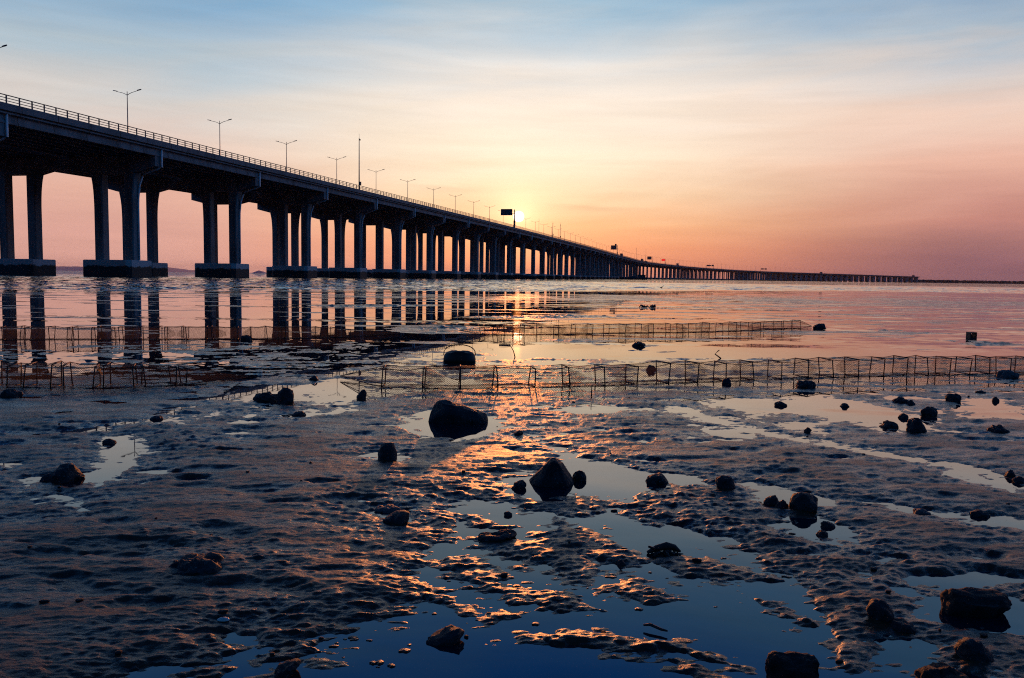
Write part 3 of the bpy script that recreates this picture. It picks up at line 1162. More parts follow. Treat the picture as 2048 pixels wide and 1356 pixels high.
# tall bare masts along the near edge
def make_mast(px, H, label, box=True, r=0.16):
    loc, rz, s = on_deck(px, 0.3)
    root = empty('camera_mast', loc, rz)
    m = MB()
    m.tube([(0, 0, 0), (0, 0, H * .35), (0, 0, H)], [r * 1.2, r, r * .65], 8)
    m.build('pole', M['galv'], root, True)
    m = MB()
    m.tube([(0, 0, H + .003), (0, 0, H + 1.1)], .035, 5)
    m.build('lightning_rod', M['galv'], root)
    if box:
        m = MB()
        m.box((0, -.33, 2.6), (.55, .35, .9))
        m.build('control_box', M['steel'], root)
        m = MB()
        m.box((.0, -.2, H - .5), (.35, .3, .3))
        m.build('camera_head', M['steel'], root)
    tag(root, label, 'mast', 'bare masts along the railing')
    return root


make_mast(718, 14.6, 'tall bare mast with a control box rising from the railing left of the sun')
make_mast(1074, 8.5, 'thin bare pole on the bridge just right of the sun', False, .08)
make_mast(1102, 9.8, 'dark mast in front of a lamp, second pole right of the sun')
make_mast(1117, 10.8, 'dark mast in front of a lamp, third pole right of the sun')
make_mast(1269, 17, 'distant mast between the second sign board and the red sign')
make_mast(1288, 20, 'distant tall mast beside the small pair of boards')
make_mast(1440, 14, 'far mast on the bridge right of the overhead gantry', False)


def make_board(px, W_, H_, top, label, post_h, mat='signblue', extra=None, group='road signs on the bridge'):
    """cantilever sign: post on the near edge, board over the road"""
    loc, rz, s = on_deck(px, 0.2)
    root = empty('road_sign', loc, rz)
    m = MB()
    m.tube([(0, 0, 0), (0, 0, post_h)], [.3, .22], 8)
    m.build('post', M['galv'], root, True)
    b = MB()
    b.box((0, 0, 2.6), (.9, .8, 3.4))
    b.build('control_cabinet', M['steel'], root)
    a = MB()
    for z in (top - H_ * .3, top - H_ * .7):
        a.tube([(0, .2, z), (0, 1.2 + W_, z)], .11, 6)
    a.build('arm', M['galv'], root, True)
    p = MB()
    p.box((-.28, 1.2 + W_ / 2, top - H_ / 2), (.3, W_, H_))
    bd = p.build('board', M[mat], root)
    f = MB()
    for z in (top + .05, top - H_ - .05):
        f.box((-.28, 1.2 + W_ / 2, z), (.34, W_ + .2, .1))
    for y in (1.15, 1.25 + W_):
        f.box((-.28, y, top - H_ / 2), (.34, .1, H_))
    f.build('frame', M['steel'], bd)
    if extra:
        p = MB()
        ey, ez, ew, eh = extra
        p.box((-.28, ey, ez), (.3, ew, eh))
        p.build('panel', M[mat], root)
    tag(root, label, 'road sign', group)
    return root


make_board(1025.5, 5.6, 2.9, 9.9, 'dark rectangular sign board on a post just left of the sun', 9.8)
make_board(1231.5, 6.2, 4.6, 11.6, 'dark sign board with a raised corner right of the sun', 12.4, 'signblue', (2.2, 12.5, 2.0, 1.8))
make_board(1301, 6.5, 4.6, 10.4, 'small pair of dark sign boards, one above the other, far along the bridge', 10.6, 'signblue', (9.8, 2.4, 4.6, 2.0))
make_board(1328, 6.0, 3.4, 9.8, 'bright red sign board far along the bridge', 10.2, 'signred')


def make_gantry(px, label):
    loc, rz, s = on_deck(px, 0.0)
    root = empty('sign_gantry', loc, rz)
    m = MB()
    Wd = 16.5
    for y in (0.1, Wd):
        m = MB()
        m.tube([(0, y, 0), (0, y, 7.6)], .3, 6)
        m.build('post', M['galv'], root)
    m = MB()
    for z in (6.4, 7.5):
        m.tube([(0, .2, z), (0, Wd, z)], .16, 5)
    for q in range(8):
        m.tube([(0, .2 + q * 2, 6.4), (0, 1.2 + q * 2, 7.5), (0, 2.2 + q * 2, 6.4)], .08, 4)
    m.build('truss', M['galv'], root)
    for y, w, h in ((2.6, 4.0, 3.4), (7.2, 3.2, 2.2), (12.2, 6.4, 3.2)):
        m = MB()
        m.box((-.3, y, 7.2), (.25, w, h))
        m.build('board', M['signblue'], root)
    tag(root, label, 'sign gantry')


make_gantry(1424, 'overhead gantry with several sign boards across the distant bridge')
make_gantry(1530, 'faint overhead gantry farther along the bridge, near its far end')


def make_truck(px, L, H, label, off=3.2, bus=False):
    loc, rz, s = on_deck(px, off)
    root = empty('coach' if bus else 'truck', loc, rz)
    m = MB()
    if bus:
        m.loft([[Vector((x, y, z)) for x, z in ((-L / 2, .5), (L / 2, .5), (L / 2, H * .6), (L / 2 - .5, H), (-L / 2 + .2, H), (-L / 2, H * .8))] for y in (-1.25, 1.25)])
        m.build('body', M['truck'], root)
        for sy in (-1, 1):
            w = MB()
            w.box((0, sy * 1.27, H * .68), (L * .86, .05, .9))
            w.build('window_band', M['tyre'], root)
    else:
        m.box((-1.4, 0, .9 + (H - .9) / 2), (L - 3.0, 2.5, H - .9))
        m.build('cargo_box', M['truck'], root)
        c = MB()
        x0 = L / 2 - 2.75
        c.loft([[Vector((x, y, z)) for x, z in ((x0, .6), (L / 2, .6), (L / 2, 1.7), (L / 2 - .5, 2.75), (x0, 2.9))] for y in (-1.2, 1.2)])
        c.build('cab', M['truck'], root)
        ch = MB()
        ch.box((-.5, 0, .72), (L - 1.2, 1.2, .3))
        ch.build('chassis', M['tyre'], root)
    for x in (-L / 2 + 1.4, -L / 2 + 2.7, L / 2 - 1.6):
        for y in (-1.05, 1.05):
            w = MB()
            w.tube([(x, y - .16, .5), (x, y + .16, .5)], .5, 12)
            w.build('wheel', M['tyre'], root)
    tag(root, label, 'bus' if bus else 'truck', 'traffic on the far stretch of the bridge')


make_truck(1240, 12, 4.6, 'dark lorry on the bridge right after the raised-corner sign board')
make_truck(1281, 12, 4.8, 'dark lorry on the bridge between the tall masts')
make_truck(1352, 12, 5.2, 'dark lorry on the bridge between the red sign and the gantry')
make_truck(1638, 13, 5.0, 'dark coach at the far end of the bridge', 3.0, True)
make_truck(1822, 13, 5.0, 'dark coach at the very end of the bridge beside the wooded shore', 3.0, True)

# ------------------------------------------------------------------ far shore, hills
def far_ridge(name, px0, px1, Y, prof, mat, depth, base=-2.0, n=160, seed=3):
    """a ridge with thickness: rises from the water, crest, falls behind"""
    xs_ = np.linspace(px0, px1, n)
    mb = MB()
    rings = []
    for j, (fy, fz) in enumerate(((0, 0.0), (.15, .45), (.35, .85), (.5, 1.0), (.75, .7), (1.0, 0))):
        ring = []
        for i_, p in enumerate(xs_):
            h = float(np.interp(p, [a for a, b in prof], [b for a, b in prof]))
            nn = 1 + .25 * mnoise.noise(Vector((p * .05, fy * 3, seed))) + .12 * mnoise.noise(Vector((p * .21, fy * 7, seed)))
            x = (p - 1024) / FPX * Y
            ring.append(Vector((x, Y + fy * depth, base + (h * nn if fz else 0) * fz)))
        rings.append(ring)
    mb.loft(rings, close=False, caps=False)
    return mb.build(name, mat, None, True)


h = far_ridge('hills', -500, 420, 16000, [(-500, 100), (-200, 220), (20, 90), (110, 90), (130, 110), (148, 150), (165, 125), (180, 170), (230, 150), (300, 60), (420, 0)], M['hill'], 3000)
tag(h, kind='structure')
# island seen between the piers
h = far_ridge('island', 492, 530, 9000, [(492, 0), (500, 12), (508, 34), (514, 30), (520, 14), (530, 0)], M['hill'], 300, -1, 40, 9)
tag(h, kind='structure')
h = far_ridge('shore', 1780, 2700, 2860, [(1780, .3), (1810, 4), (1860, 5), (2100, 4), (2700, 4)], M['land'], 500, -.6, 60, 4)
tag(h, kind='structure')
tr = MB()
rr = random.Random(5)
for q in range(900):
    p = rr.uniform(1822, 2650)
    Y = 2900 + rr.random() * 260
    x = (p - 1024) / FPX * Y
    hh = rr.uniform(8.2, 9.8) + 1.2 * mnoise.noise(Vector((p * .03, 0, 1)))
    w = rr.uniform(9, 15)
    rings = []
    for t in (0, .3, .6, .85, 1.0):
        rad = w * (.5, .95, 1.0, .65, .12)[int(t * 4.01) if t < 1 else 4] * .5
        rings.append([Vector((x + rad * math.cos(a * 1.047) * rr.uniform(.8, 1.2), Y + rad * math.sin(a * 1.047) * rr.uniform(.8, 1.2), 2 + hh * t)) for a in range(6)])
    tr.loft(rings)
t_ = tr.build('mangrove_wood', M['leaf'])
tag(t_, 'dark low line of mangrove wood along the far shore', 'wood', None, 'stuff')

# ------------------------------------------------------------------ boats
def make_boat(px, py, wpx, label, cabin=True, hpx=9, name='barge', yaw=0.0):
    c = ground(px, py)
    L = wpx * c.y / FPX
    hh = L * 0.075
    root = empty(name, (c.x, c.y, 0), yaw)
    m = MB()
    rings = []
    for t, w, zt, zb in ((-.5, .10, 1.35, .4), (-.44, .16, 1.1, -.1), (-.3, .2, .95, -.3), (.3, .2, .9, -.3), (.46, .18, 1.0, -.2), (.5, .15, 1.1, .1)):
        x = t * L
        w = w * L * .55
        rings.append([Vector((x, -w * .8, zb * hh)), Vector((x, -w, zt * hh)), Vector((x, w, zt * hh)), Vector((x, w * .8, zb * hh))])
    m.loft(rings)
    m.build('hull', M['hull'], root)
    g = MB()
    g.tube([(r[1].x, r[1].y - .02 * hh, r[1].z + .06 * hh) for r in rings], .10 * hh, 5)
    g.tube([(r[2].x, r[2].y + .02 * hh, r[2].z + .06 * hh) for r in rings], .10 * hh, 5)
    g.build('gunwale', M['cabin'], root)
    if cabin:
        k = MB()
        k.box((L * .30, 0, hh * 1.55), (L * .28, L * .16, hh * 1.3))
        cb = k.build('cabin', M['cabin'], root)
        k = MB()
        k.box((L * .30, 0, hh * 2.28), (L * .32, L * .19, hh * .14))
        k.build('roof', M['hull'], cb)
        k = MB()
        for dx in (-.08, 0, .08):
            k.box((L * (.30 + dx), -L * .081, hh * 1.75), (L * .05, .06, hh * .5))
        k.build('window', M['tyre'], cb)
        k = MB()
        k.box((-L * .02, 0, hh * 1.3), (L * .26, L * .2, hh * .75))
        k.box((-L * .12, 0, hh * 1.15), (L * .16, L * .17, hh * .5))
        k.build('cargo', M['cabin'], root)
        k = MB()
        k.tube([(-L * .22, 0, hh), (-L * .22, 0, hh * 3.1)], .09 * hh, 5)
        k.build('mast', M['hull'], root)
    else:
        k = MB()
        k.tube([(-L * .35, -L * .05, hh), (-L * .1, -L * .05, hh * 1.4), (L * .2, -L * .05, hh * 1.2), (L * .4, -L * .05, hh)], [.1 * hh, .35 * hh, .35 * hh, .1 * hh], 6)
        k.build('cargo', M['hull'], root)
    tag(root, label, 'boat')


make_boat(1266, 559.2, 55, 'dark work boat with a cabin moored before the bridge, right of the sun', True, 9, 'work_boat')
make_boat(1040, 557.8, 66, 'low dark barge lying at the bridge footings below the sun', False, 5, 'barge')


# ------------------------------------------------------------------ rocks
def rock(name, px0, px1, top, base, label, mat='rock', prof=None, depth=0.8, group=None, seed=1, cat='rock', sink=0.35, rough=0.07, flat_top=False):
    """a stone standing where the photo shows it: outline widths to scale, full depth"""
    c = ground((px0 + px1) / 2, base)
    w = (px1 - px0) * c.y / FPX
    yc = c.y + w * depth * .40
    k = yc / FPX
    w = (px1 - px0) * k
    h_ = max(.25 * w * .4, at_y((px0 + px1) / 2, top, yc).z)
    c = Vector((at_y((px0 + px1) / 2, base, yc).x, yc, 0))
    rnd = random.Random(seed * 77 + int(px0))
    if prof is None:
        prof = [(-.5, .0), (-.48, .3), (-.3, .75), (-.05, 1.0), (.2, .92), (.42, .55), (.5, .1)]
        prof = [(u + rnd.uniform(-.05, .05), max(0, v + rnd.uniform(-.12, .08)) if v else 0) for u, v in prof]
        if rnd.random() < .5:
            prof = [(-u, v) for u, v in prof]
    if not flat_top:
        prof = [(u * (.80 if v > .8 else .94), v) for u, v in prof]
        h_ *= .92
    bm = bmesh.new()
    dp = w * depth
    for fy, sc in ((0, 1.0), (-.28, .93), (.3, .9), (-.5, .55), (.5, .5)):
        for u, v in prof:
            jit = .0 if fy == 0 else .07
            bm.verts.new((u * w * sc + rnd.uniform(-jit, jit) * w, fy * dp + rnd.uniform(-jit, jit) * w, v * h_ * (sc ** .6) * (1 if fy == 0 else rnd.uniform(.85, 1.0))))
        for u in (prof[0][0], prof[-1][0], 0):
            bm.verts.new((u * w * sc * .92, fy * dp, -sink * h_))
    bmesh.ops.convex_hull(bm, input=bm.verts)
    for v in [v for v in bm.verts if not v.link_faces]:
        bm.verts.remove(v)
    bmesh.ops.triangulate(bm, faces=bm.faces)
    bmesh.ops.subdivide_edges(bm, edges=bm.edges, cuts=2, use_grid_fill=True)
    bmesh.ops.smooth_vert(bm, verts=bm.verts, factor=.22, use_axis_x=True, use_axis_y=True, use_axis_z=True)
    bmesh.ops.triangulate(bm, faces=bm.faces)
    if w > .12:
        bmesh.ops.subdivide_edges(bm, edges=bm.edges, cuts=1, use_grid_fill=True)
    bm.normal_update()
    off = Vector((rnd.uniform(0, 99), rnd.uniform(0, 99), seed))
    for v in bm.verts:
        p = v.co / w
        d = (abs(mnoise.noise(p * 2.2 + off)) * 2 - .6) * rough * 1.1 + mnoise.noise(p * 6 + off) * rough * .7 + mnoise.noise(p * 20 + off) * rough * .45
        v.co += v.normal * d * w
    me = bpy.data.meshes.new(name)
    bm.to_mesh(me)
    bm.free()
    me.materials.append(M[mat])
    me.polygons.foreach_set('use_smooth', [True] * len(me.polygons))
    o = link(name, me, None, (c.x, c.y, 0))
    mod = None
    tag(o, label, cat, group)
    return o


rock('boulder', 859, 976, 800, 846, 'largest boulder, blue-black with a high left shoulder, in a round puddle',
     prof=[(-.5, 0), (-.49, .45), (-.45, .82), (-.36, 1.0), (-.18, .97), (.08, .72), (.34, .54), (.47, .32), (.5, 0)], depth=.5, rough=.03, flat_top=True)
rock('boulder', 1054, 1153, 909, 972, 'triangular pyramid-shaped boulder standing in the middle puddle',
     prof=[(-.5, 0), (-.42, .18), (-.18, .68), (-.04, .97), (.08, 1.0), (.24, .78), (.42, .3), (.5, 0)], depth=.7, rough=.03)
rock('stone', 1022, 1053, 957, 978, 'small slanted stone touching the left foot of the triangular boulder', prof=[(-.5, 0), (-.3, .6), (0, .98), (.35, 1), (.5, .5), (.45, 0)])
rock('stone', 1144, 1174, 938, 962, 'small round stone just right of the triangular boulder', prof=[(-.48, 0), (-.5, .45), (-.25, .95), (.1, 1), (.4, .7), (.5, .2), (.45, 0)])
rock('boulder', 753, 796, 880, 922, 'upright blocky stone in its own small puddle left of centre',
     prof=[(-.5, 0), (-.48, .4), (-.34, .8), (-.1, .95), (.25, 1.0), (.4, .95), (.5, .4), (.5, 0)], depth=.8, rough=.04)
rock('stone', 1293, 1338, 943, 968, 'low rounded stone in the stream right of the triangular boulder', seed=3)
rock('stone', 1430, 1473, 948, 981, 'squarish stone at the end of the stream, right of the low rounded one',
     prof=[(-.42, 0), (-.48, .3), (-.45, .8), (-.2, 1), (.2, .95), (.4, .6), (.5, .1), (.5, 0)], seed=4)
rock('boulder', 1576, 1637, 980, 1025, 'large round boulder beside a pair of smaller stones on the right',
     prof=[(-.5, 0), (-.5, .4), (-.38, .8), (-.1, 1), (.25, .95), (.47, .65), (.5, .25), (.46, 0)], seed=5, rough=.04)
rock('stone', 1528, 1560, 987, 1010, 'small stone two places left of the large round boulder', seed=6)
rock('stone', 1550, 1578, 996, 1020, 'small stone wedged against the left side of the large round boulder', seed=7)
rock('stone', 1641, 1670, 1041, 1055, 'flat pebble at the back of the puddle below the large round boulder', seed=8)
rock('stone', 1631, 1658, 1058, 1073, 'flat pebble at the front of the puddle below the large round boulder', seed=9)
rock('stone', 765, 823, 1020, 1049, 'wedge-shaped rock with a pointed right end at the mud bank edge',
     prof=[(-.5, .25), (-.3, .62), (0, .85), (.35, 1.0), (.5, .8), (.42, .3), (.3, 0), (-.2, 0)], seed=10)
rock('stone', 748, 803, 1009, 1025, 'flat pale stone lying behind the wedge-shaped rock', 'palerock', seed=11, sink=.2)
rock('stone', 950, 1034, 1060, 1084, 'long flat dark rock with a blunt right end in the centre pool',
     prof=[(-.5, .2), (-.4, .55), (0, .7), (.35, .98), (.48, 1.0), (.5, .4), (.35, 0), (-.3, 0)], depth=.5, seed=12)
rock('stone', 848, 932, 1252, 1290, 'angular dark rock with a raised right tip in the bottom pool',
     prof=[(-.5, .25), (-.3, .5), (.0, .62), (.25, .85), (.46, 1.0), (.5, .55), (.4, 0), (-.3, 0)], depth=.6, seed=13)
rock('boulder', 1878, 2010, 1180, 1232, 'broad slab boulder with a reddish left corner at the right edge',
     'redrock', prof=[(-.5, .1), (-.46, .6), (-.36, 1.0), (-.1, .95), (.25, .93), (.48, .97), (.5, .6), (.44, 0), (-.3, 0)], depth=.6, seed=14, rough=.05, flat_top=True)
rock('boulder', 1527, 1633, 1304, 1372, 'square flat-topped boulder cut by the bottom edge of the picture',
     'redrock', prof=[(-.47, 0), (-.5, .6), (-.48, .9), (-.3, 1.0), (.1, .99), (.45, .96), (.5, .7), (.47, 0)], depth=.6, seed=15, rough=.05, flat_top=True)
rock('boulder', 1732, 1790, 1192, 1248, 'leaning boulder half sunk in mud left of the slab boulder',
     prof=[(-.5, .5), (-.42, .9), (-.1, 1.0), (.2, .85), (.42, .5), (.5, .1), (.4, 0), (-.3, 0)], seed=16)
rock('stone', 1778, 1832, 1237, 1265, 'low dark stone at the foot of the leaning boulder', seed=17)
rock('boulder', 1913, 1980, 1272, 1328, 'rounded boulder below the slab boulder near the lower right corner',
     prof=[(-.42, 0), (-.5, .4), (-.45, .85), (-.2, 1.0), (.15, .92), (.42, .5), (.5, .1), (.45, 0)], seed=18)
rock('boulder', 1832, 1944, 1328, 1385, 'flat reddish boulder cut by the bottom edge at lower right', 'redrock', seed=19)
rock('boulder', 83, 164, 928, 965, 'humped dark rock in the left puddle',
     prof=[(-.5, .1), (-.4, .35), (-.1, .6), (.1, .95), (.3, 1.0), (.48, .6), (.5, .1), (.4, 0)], seed=20)
rock('boulder', 332, 470, 1108, 1153, 'broad flat-topped rock bedded in the mud at lower left',
     prof=[(-.5, .1), (-.36, .7), (-.3, .85), (.05, 1.0), (.2, .8), (.45, .45), (.5, .1)], seed=21, depth=.7)
rock('stone', 547, 604, 1314, 1356, 'dark tilted rock at the bottom edge, left of centre',
     prof=[(-.5, .1), (-.4, .6), (0, .8), (.4, 1.0), (.5, .7), (.1, .1), (0, 0)], seed=22)
rock('stone', 509, 560, 780, 803, 'flat left lump of the dark rock pair in front of the left net', seed=23)
rock('stone', 554, 589, 771, 807, 'taller peaked lump of the dark rock pair in front of the left net',
     prof=[(-.5, 0), (-.45, .6), (-.3, .9), (-.12, 1.0), (.1, .75), (.4, .85), (.5, .5), (.5, 0)], seed=24)
rock('stone', 712, 734, 776, 800, 'small pointed stone beside the tapered net end', prof=[(-.5, 0), (-.4, .5), (0, .9), (.35, 1.0), (.5, .5), (.45, 0)], seed=25)
rock('stone', 481, 505, 668, 681, 'dark lump lying inside the upper left net line', seed=26)
rock('stone', 1291, 1313, 729, 742, 'round dark stone behind the long front net', seed=27)
rock('stone', 1443, 1463, 754, 770, 'small round stone against the front of the long net', seed=28)
rock('stone', 1591, 1631, 759, 777, 'flat-topped dark stone in front of the long net', prof=[(-.5, .3), (-.4, .9), (0, 1.0), (.4, .9), (.5, .4), (.4, 0), (-.4, 0)], seed=29)
rock('boulder', 1810, 1853, 832, 864, 'tallest stone of the right-hand cluster, with a rounded hump',
     prof=[(-.5, 0), (-.48, .5), (-.3, .85), (-.1, 1), (.15, .85), (.4, .5), (.5, .05)], seed=30)
rock('stone', 1840, 1875, 811, 833, 'bowl-shaped stone behind the humped one in the right-hand cluster', prof=[(-.36, 0), (-.5, .5), (-.42, .82), (-.1, .98), (.25, 1), (.48, .66), (.4, 0)], seed=31)
rock('stone', 1760, 1795, 840, 856, 'low flat stone left of the humped one in the right-hand cluster', seed=32)
rock('stone', 1797, 1817, 825, 837, 'little stone just above the humped one in the right-hand cluster', seed=33)
rock('stone', 1891, 1923, 785, 803, 'square stone under the right end of the long net', prof=[(-.45, 0), (-.5, .6), (-.2, .95), (.3, 1), (.5, .6), (.4, 0)], seed=34)
rock('stone', 1786, 1816, 792, 807, 'low stone left of the square one, below the long net', seed=35)
rock('stone', 1812, 1830, 798, 810, 'tiny stone joined to the right of the low one below the long net', seed=36)
rock('stone', 1547, 1572, 801, 812, 'lone oval stone in the bright right-hand pool', seed=37)
rock('stone', 1972, 2016, 849, 868, 'low peaked stone near the right edge, level with the stone cluster', seed=38)
rock('stone', 1607, 1623, 852, 866, 'small diamond-shaped stone standing in the right-hand stream', prof=[(-.5, .4), (0, 1.0), (.5, .45), (.2, 0), (-.2, 0)], seed=39)
rock('stone', 1626, 1653, 645, 657, 'dark stone just past the right end of the upper net', seed=40)
rock('stone', 583, 613, 820, 832, 'dark stone in a tiny puddle above the pit, left of centre', seed=41)
rock('stone', 619, 638, 750, 762, 'little stone on the mud between the two lower nets', seed=42)
rock('stone', 1019, 1046, 859, 870, 'small pointed stone right of the largest boulder', prof=[(-.5, 0), (0, .6), (.3, 1.0), (.5, .9), (.5, 0)], seed=43)
rock('stone', 0, 42, 774, 797, 'dark stone at the left edge in front of the left net', seed=44)
rock('stone', 1990, 2034, 737, 757, 'pale slanted stone against the right end of the long net', 'palerock', seed=45)
rock('stone', 615, 628, 921, 933, 'single round pebble on the bare mud left of the upright stone', seed=46)
rock('stone', 1938, 1980, 1018, 1034, 'low stone in the long pool at the right edge', seed=47)
rock('stone', 1825, 1860, 1017, 1031, 'mud-coloured stone on the near lip of the long right pool', 'palerock', seed=48)
rock('stone', 2010, 2032, 938, 955, 'small stone at the right edge in the narrow stream', seed=49)
rock('stone', 2026, 2052, 951, 966, 'stone cut by the right edge beside the narrow stream', seed=50)
rock('stone', 1007, 1025, 1021, 1032, 'small pebble in the pool behind the long flat rock', seed=51)
rock('stone', 1233, 1252, 1118, 1131, 'small dark pebble on the orange mud tongue', seed=52)
rock('stone', 300, 325, 830, 840, 'small stone by the narrow puddle at left, behind the bare mud', seed=53)
rock('stone', 205, 232, 876, 888, 'small dark stone at the top of the left puddle', seed=54)
rock('stone', 1262, 1294, 683, 693, 'flat dark lump between the upper net and the long net', 'rock', seed=55)
rock('stone', 1680, 1698, 806, 814, 'tiny stone left of the stone cluster in the bright pool', seed=56)
rock('stone', 1950, 1972, 779, 788, 'tiny stone right of the square one below the long net', seed=57)
rock('stone', 1984, 1998, 792, 803, 'tiny pointed stone at far right below the long net', seed=58)

# pebbles and clods too small to tell apart, strewn over the bank
peb = None
rr = random.Random(21)
cnt = 0
while cnt < 45:
    px, py = rr.uniform(20, 2030), 790 + 560 * rr.random() ** 1.3
    g_ = ground(px, py)
    z = mud_z(g_.x, g_.y)
    if z < -0.012:
        continue
    s_ = rr.uniform(.004, .011)
    if peb is None:
        bm = bmesh.new()
        bmesh.ops.create_icosphere(bm, subdivisions=2, radius=1)
        for v in bm.verts:
            v.co *= 1 + .25 * mnoise.noise(v.co * 1.4 + Vector((3, 1, 2)))
            v.co.z *= .7
        me = bpy.data.meshes.new('pebble')
        bm.to_mesh(me)
        bm.free()
        me.materials.append(M['rock'])
        me.polygons.foreach_set('use_smooth', [True] * len(me.polygons))
        o = peb = link('pebble', me)
    else:
        o = peb.copy()
        COL.objects.link(o)
    o.location = (g_.x, g_.y, max(z, 0) + s_ * .25)
    o.scale = (s_ * rr.uniform(.8, 1.6), s_ * rr.uniform(.8, 1.3), s_ * rr.uniform(.6, 1.1))
    o.rotation_euler = (0, 0, rr.uniform(0, 6.28))
    tag(o, 'tiny dark pebble strewn on the wet mud', 'pebble', 'tiny pebbles strewn over the mud')
    cnt += 1

# clods of mud standing in the shallow pools
clod = None
cnt = 0
while cnt < 34:
    px, py = rr.choice([(rr.uniform(840, 1260), rr.uniform(1000, 1250)), (rr.uniform(1250, 1700), rr.uniform(1060, 1220)), (rr.uniform(480, 820), rr.uniform(1275, 1340)), (rr.uniform(1420, 2040), rr.uniform(790, 1080))])
    g_ = ground(px, py)
    if mud_z(g_.x, g_.y) > -0.001:
        continue
    s_ = rr.uniform(.002, .008)
    if clod is None:
        bm = bmesh.new()
        bmesh.ops.create_icosphere(bm, subdivisions=3, radius=1)
        for v in bm.verts:
            v.co *= 1 + .45 * mnoise.noise(v.co * 1.6 + Vector((8, 1, 5))) + .15 * mnoise.noise(v.co * 4)
            v.co.z *= .5
        me = bpy.data.meshes.new('mud_clod')
        bm.to_mesh(me)
        bm.free()
        me.materials.append(M['mud'])
        me.polygons.foreach_set('use_smooth', [True] * len(me.polygons))
        o = clod = link('mud_clod', me)
    else:
        o = clod.copy()
        COL.objects.link(o)
    o.location = (g_.x, g_.y, s_ * .12)
    o.scale = (s_ * rr.uniform(1.0, 2.6), s_ * rr.uniform(.8, 1.4), s_ * rr.uniform(.7, 1.2))
    o.rotation_euler = (0, 0, rr.uniform(-.5, .5))
    tag(o, 'small clod of mud standing in a shallow pool', 'clod', 'mud clods standing in the pools')
    cnt += 1


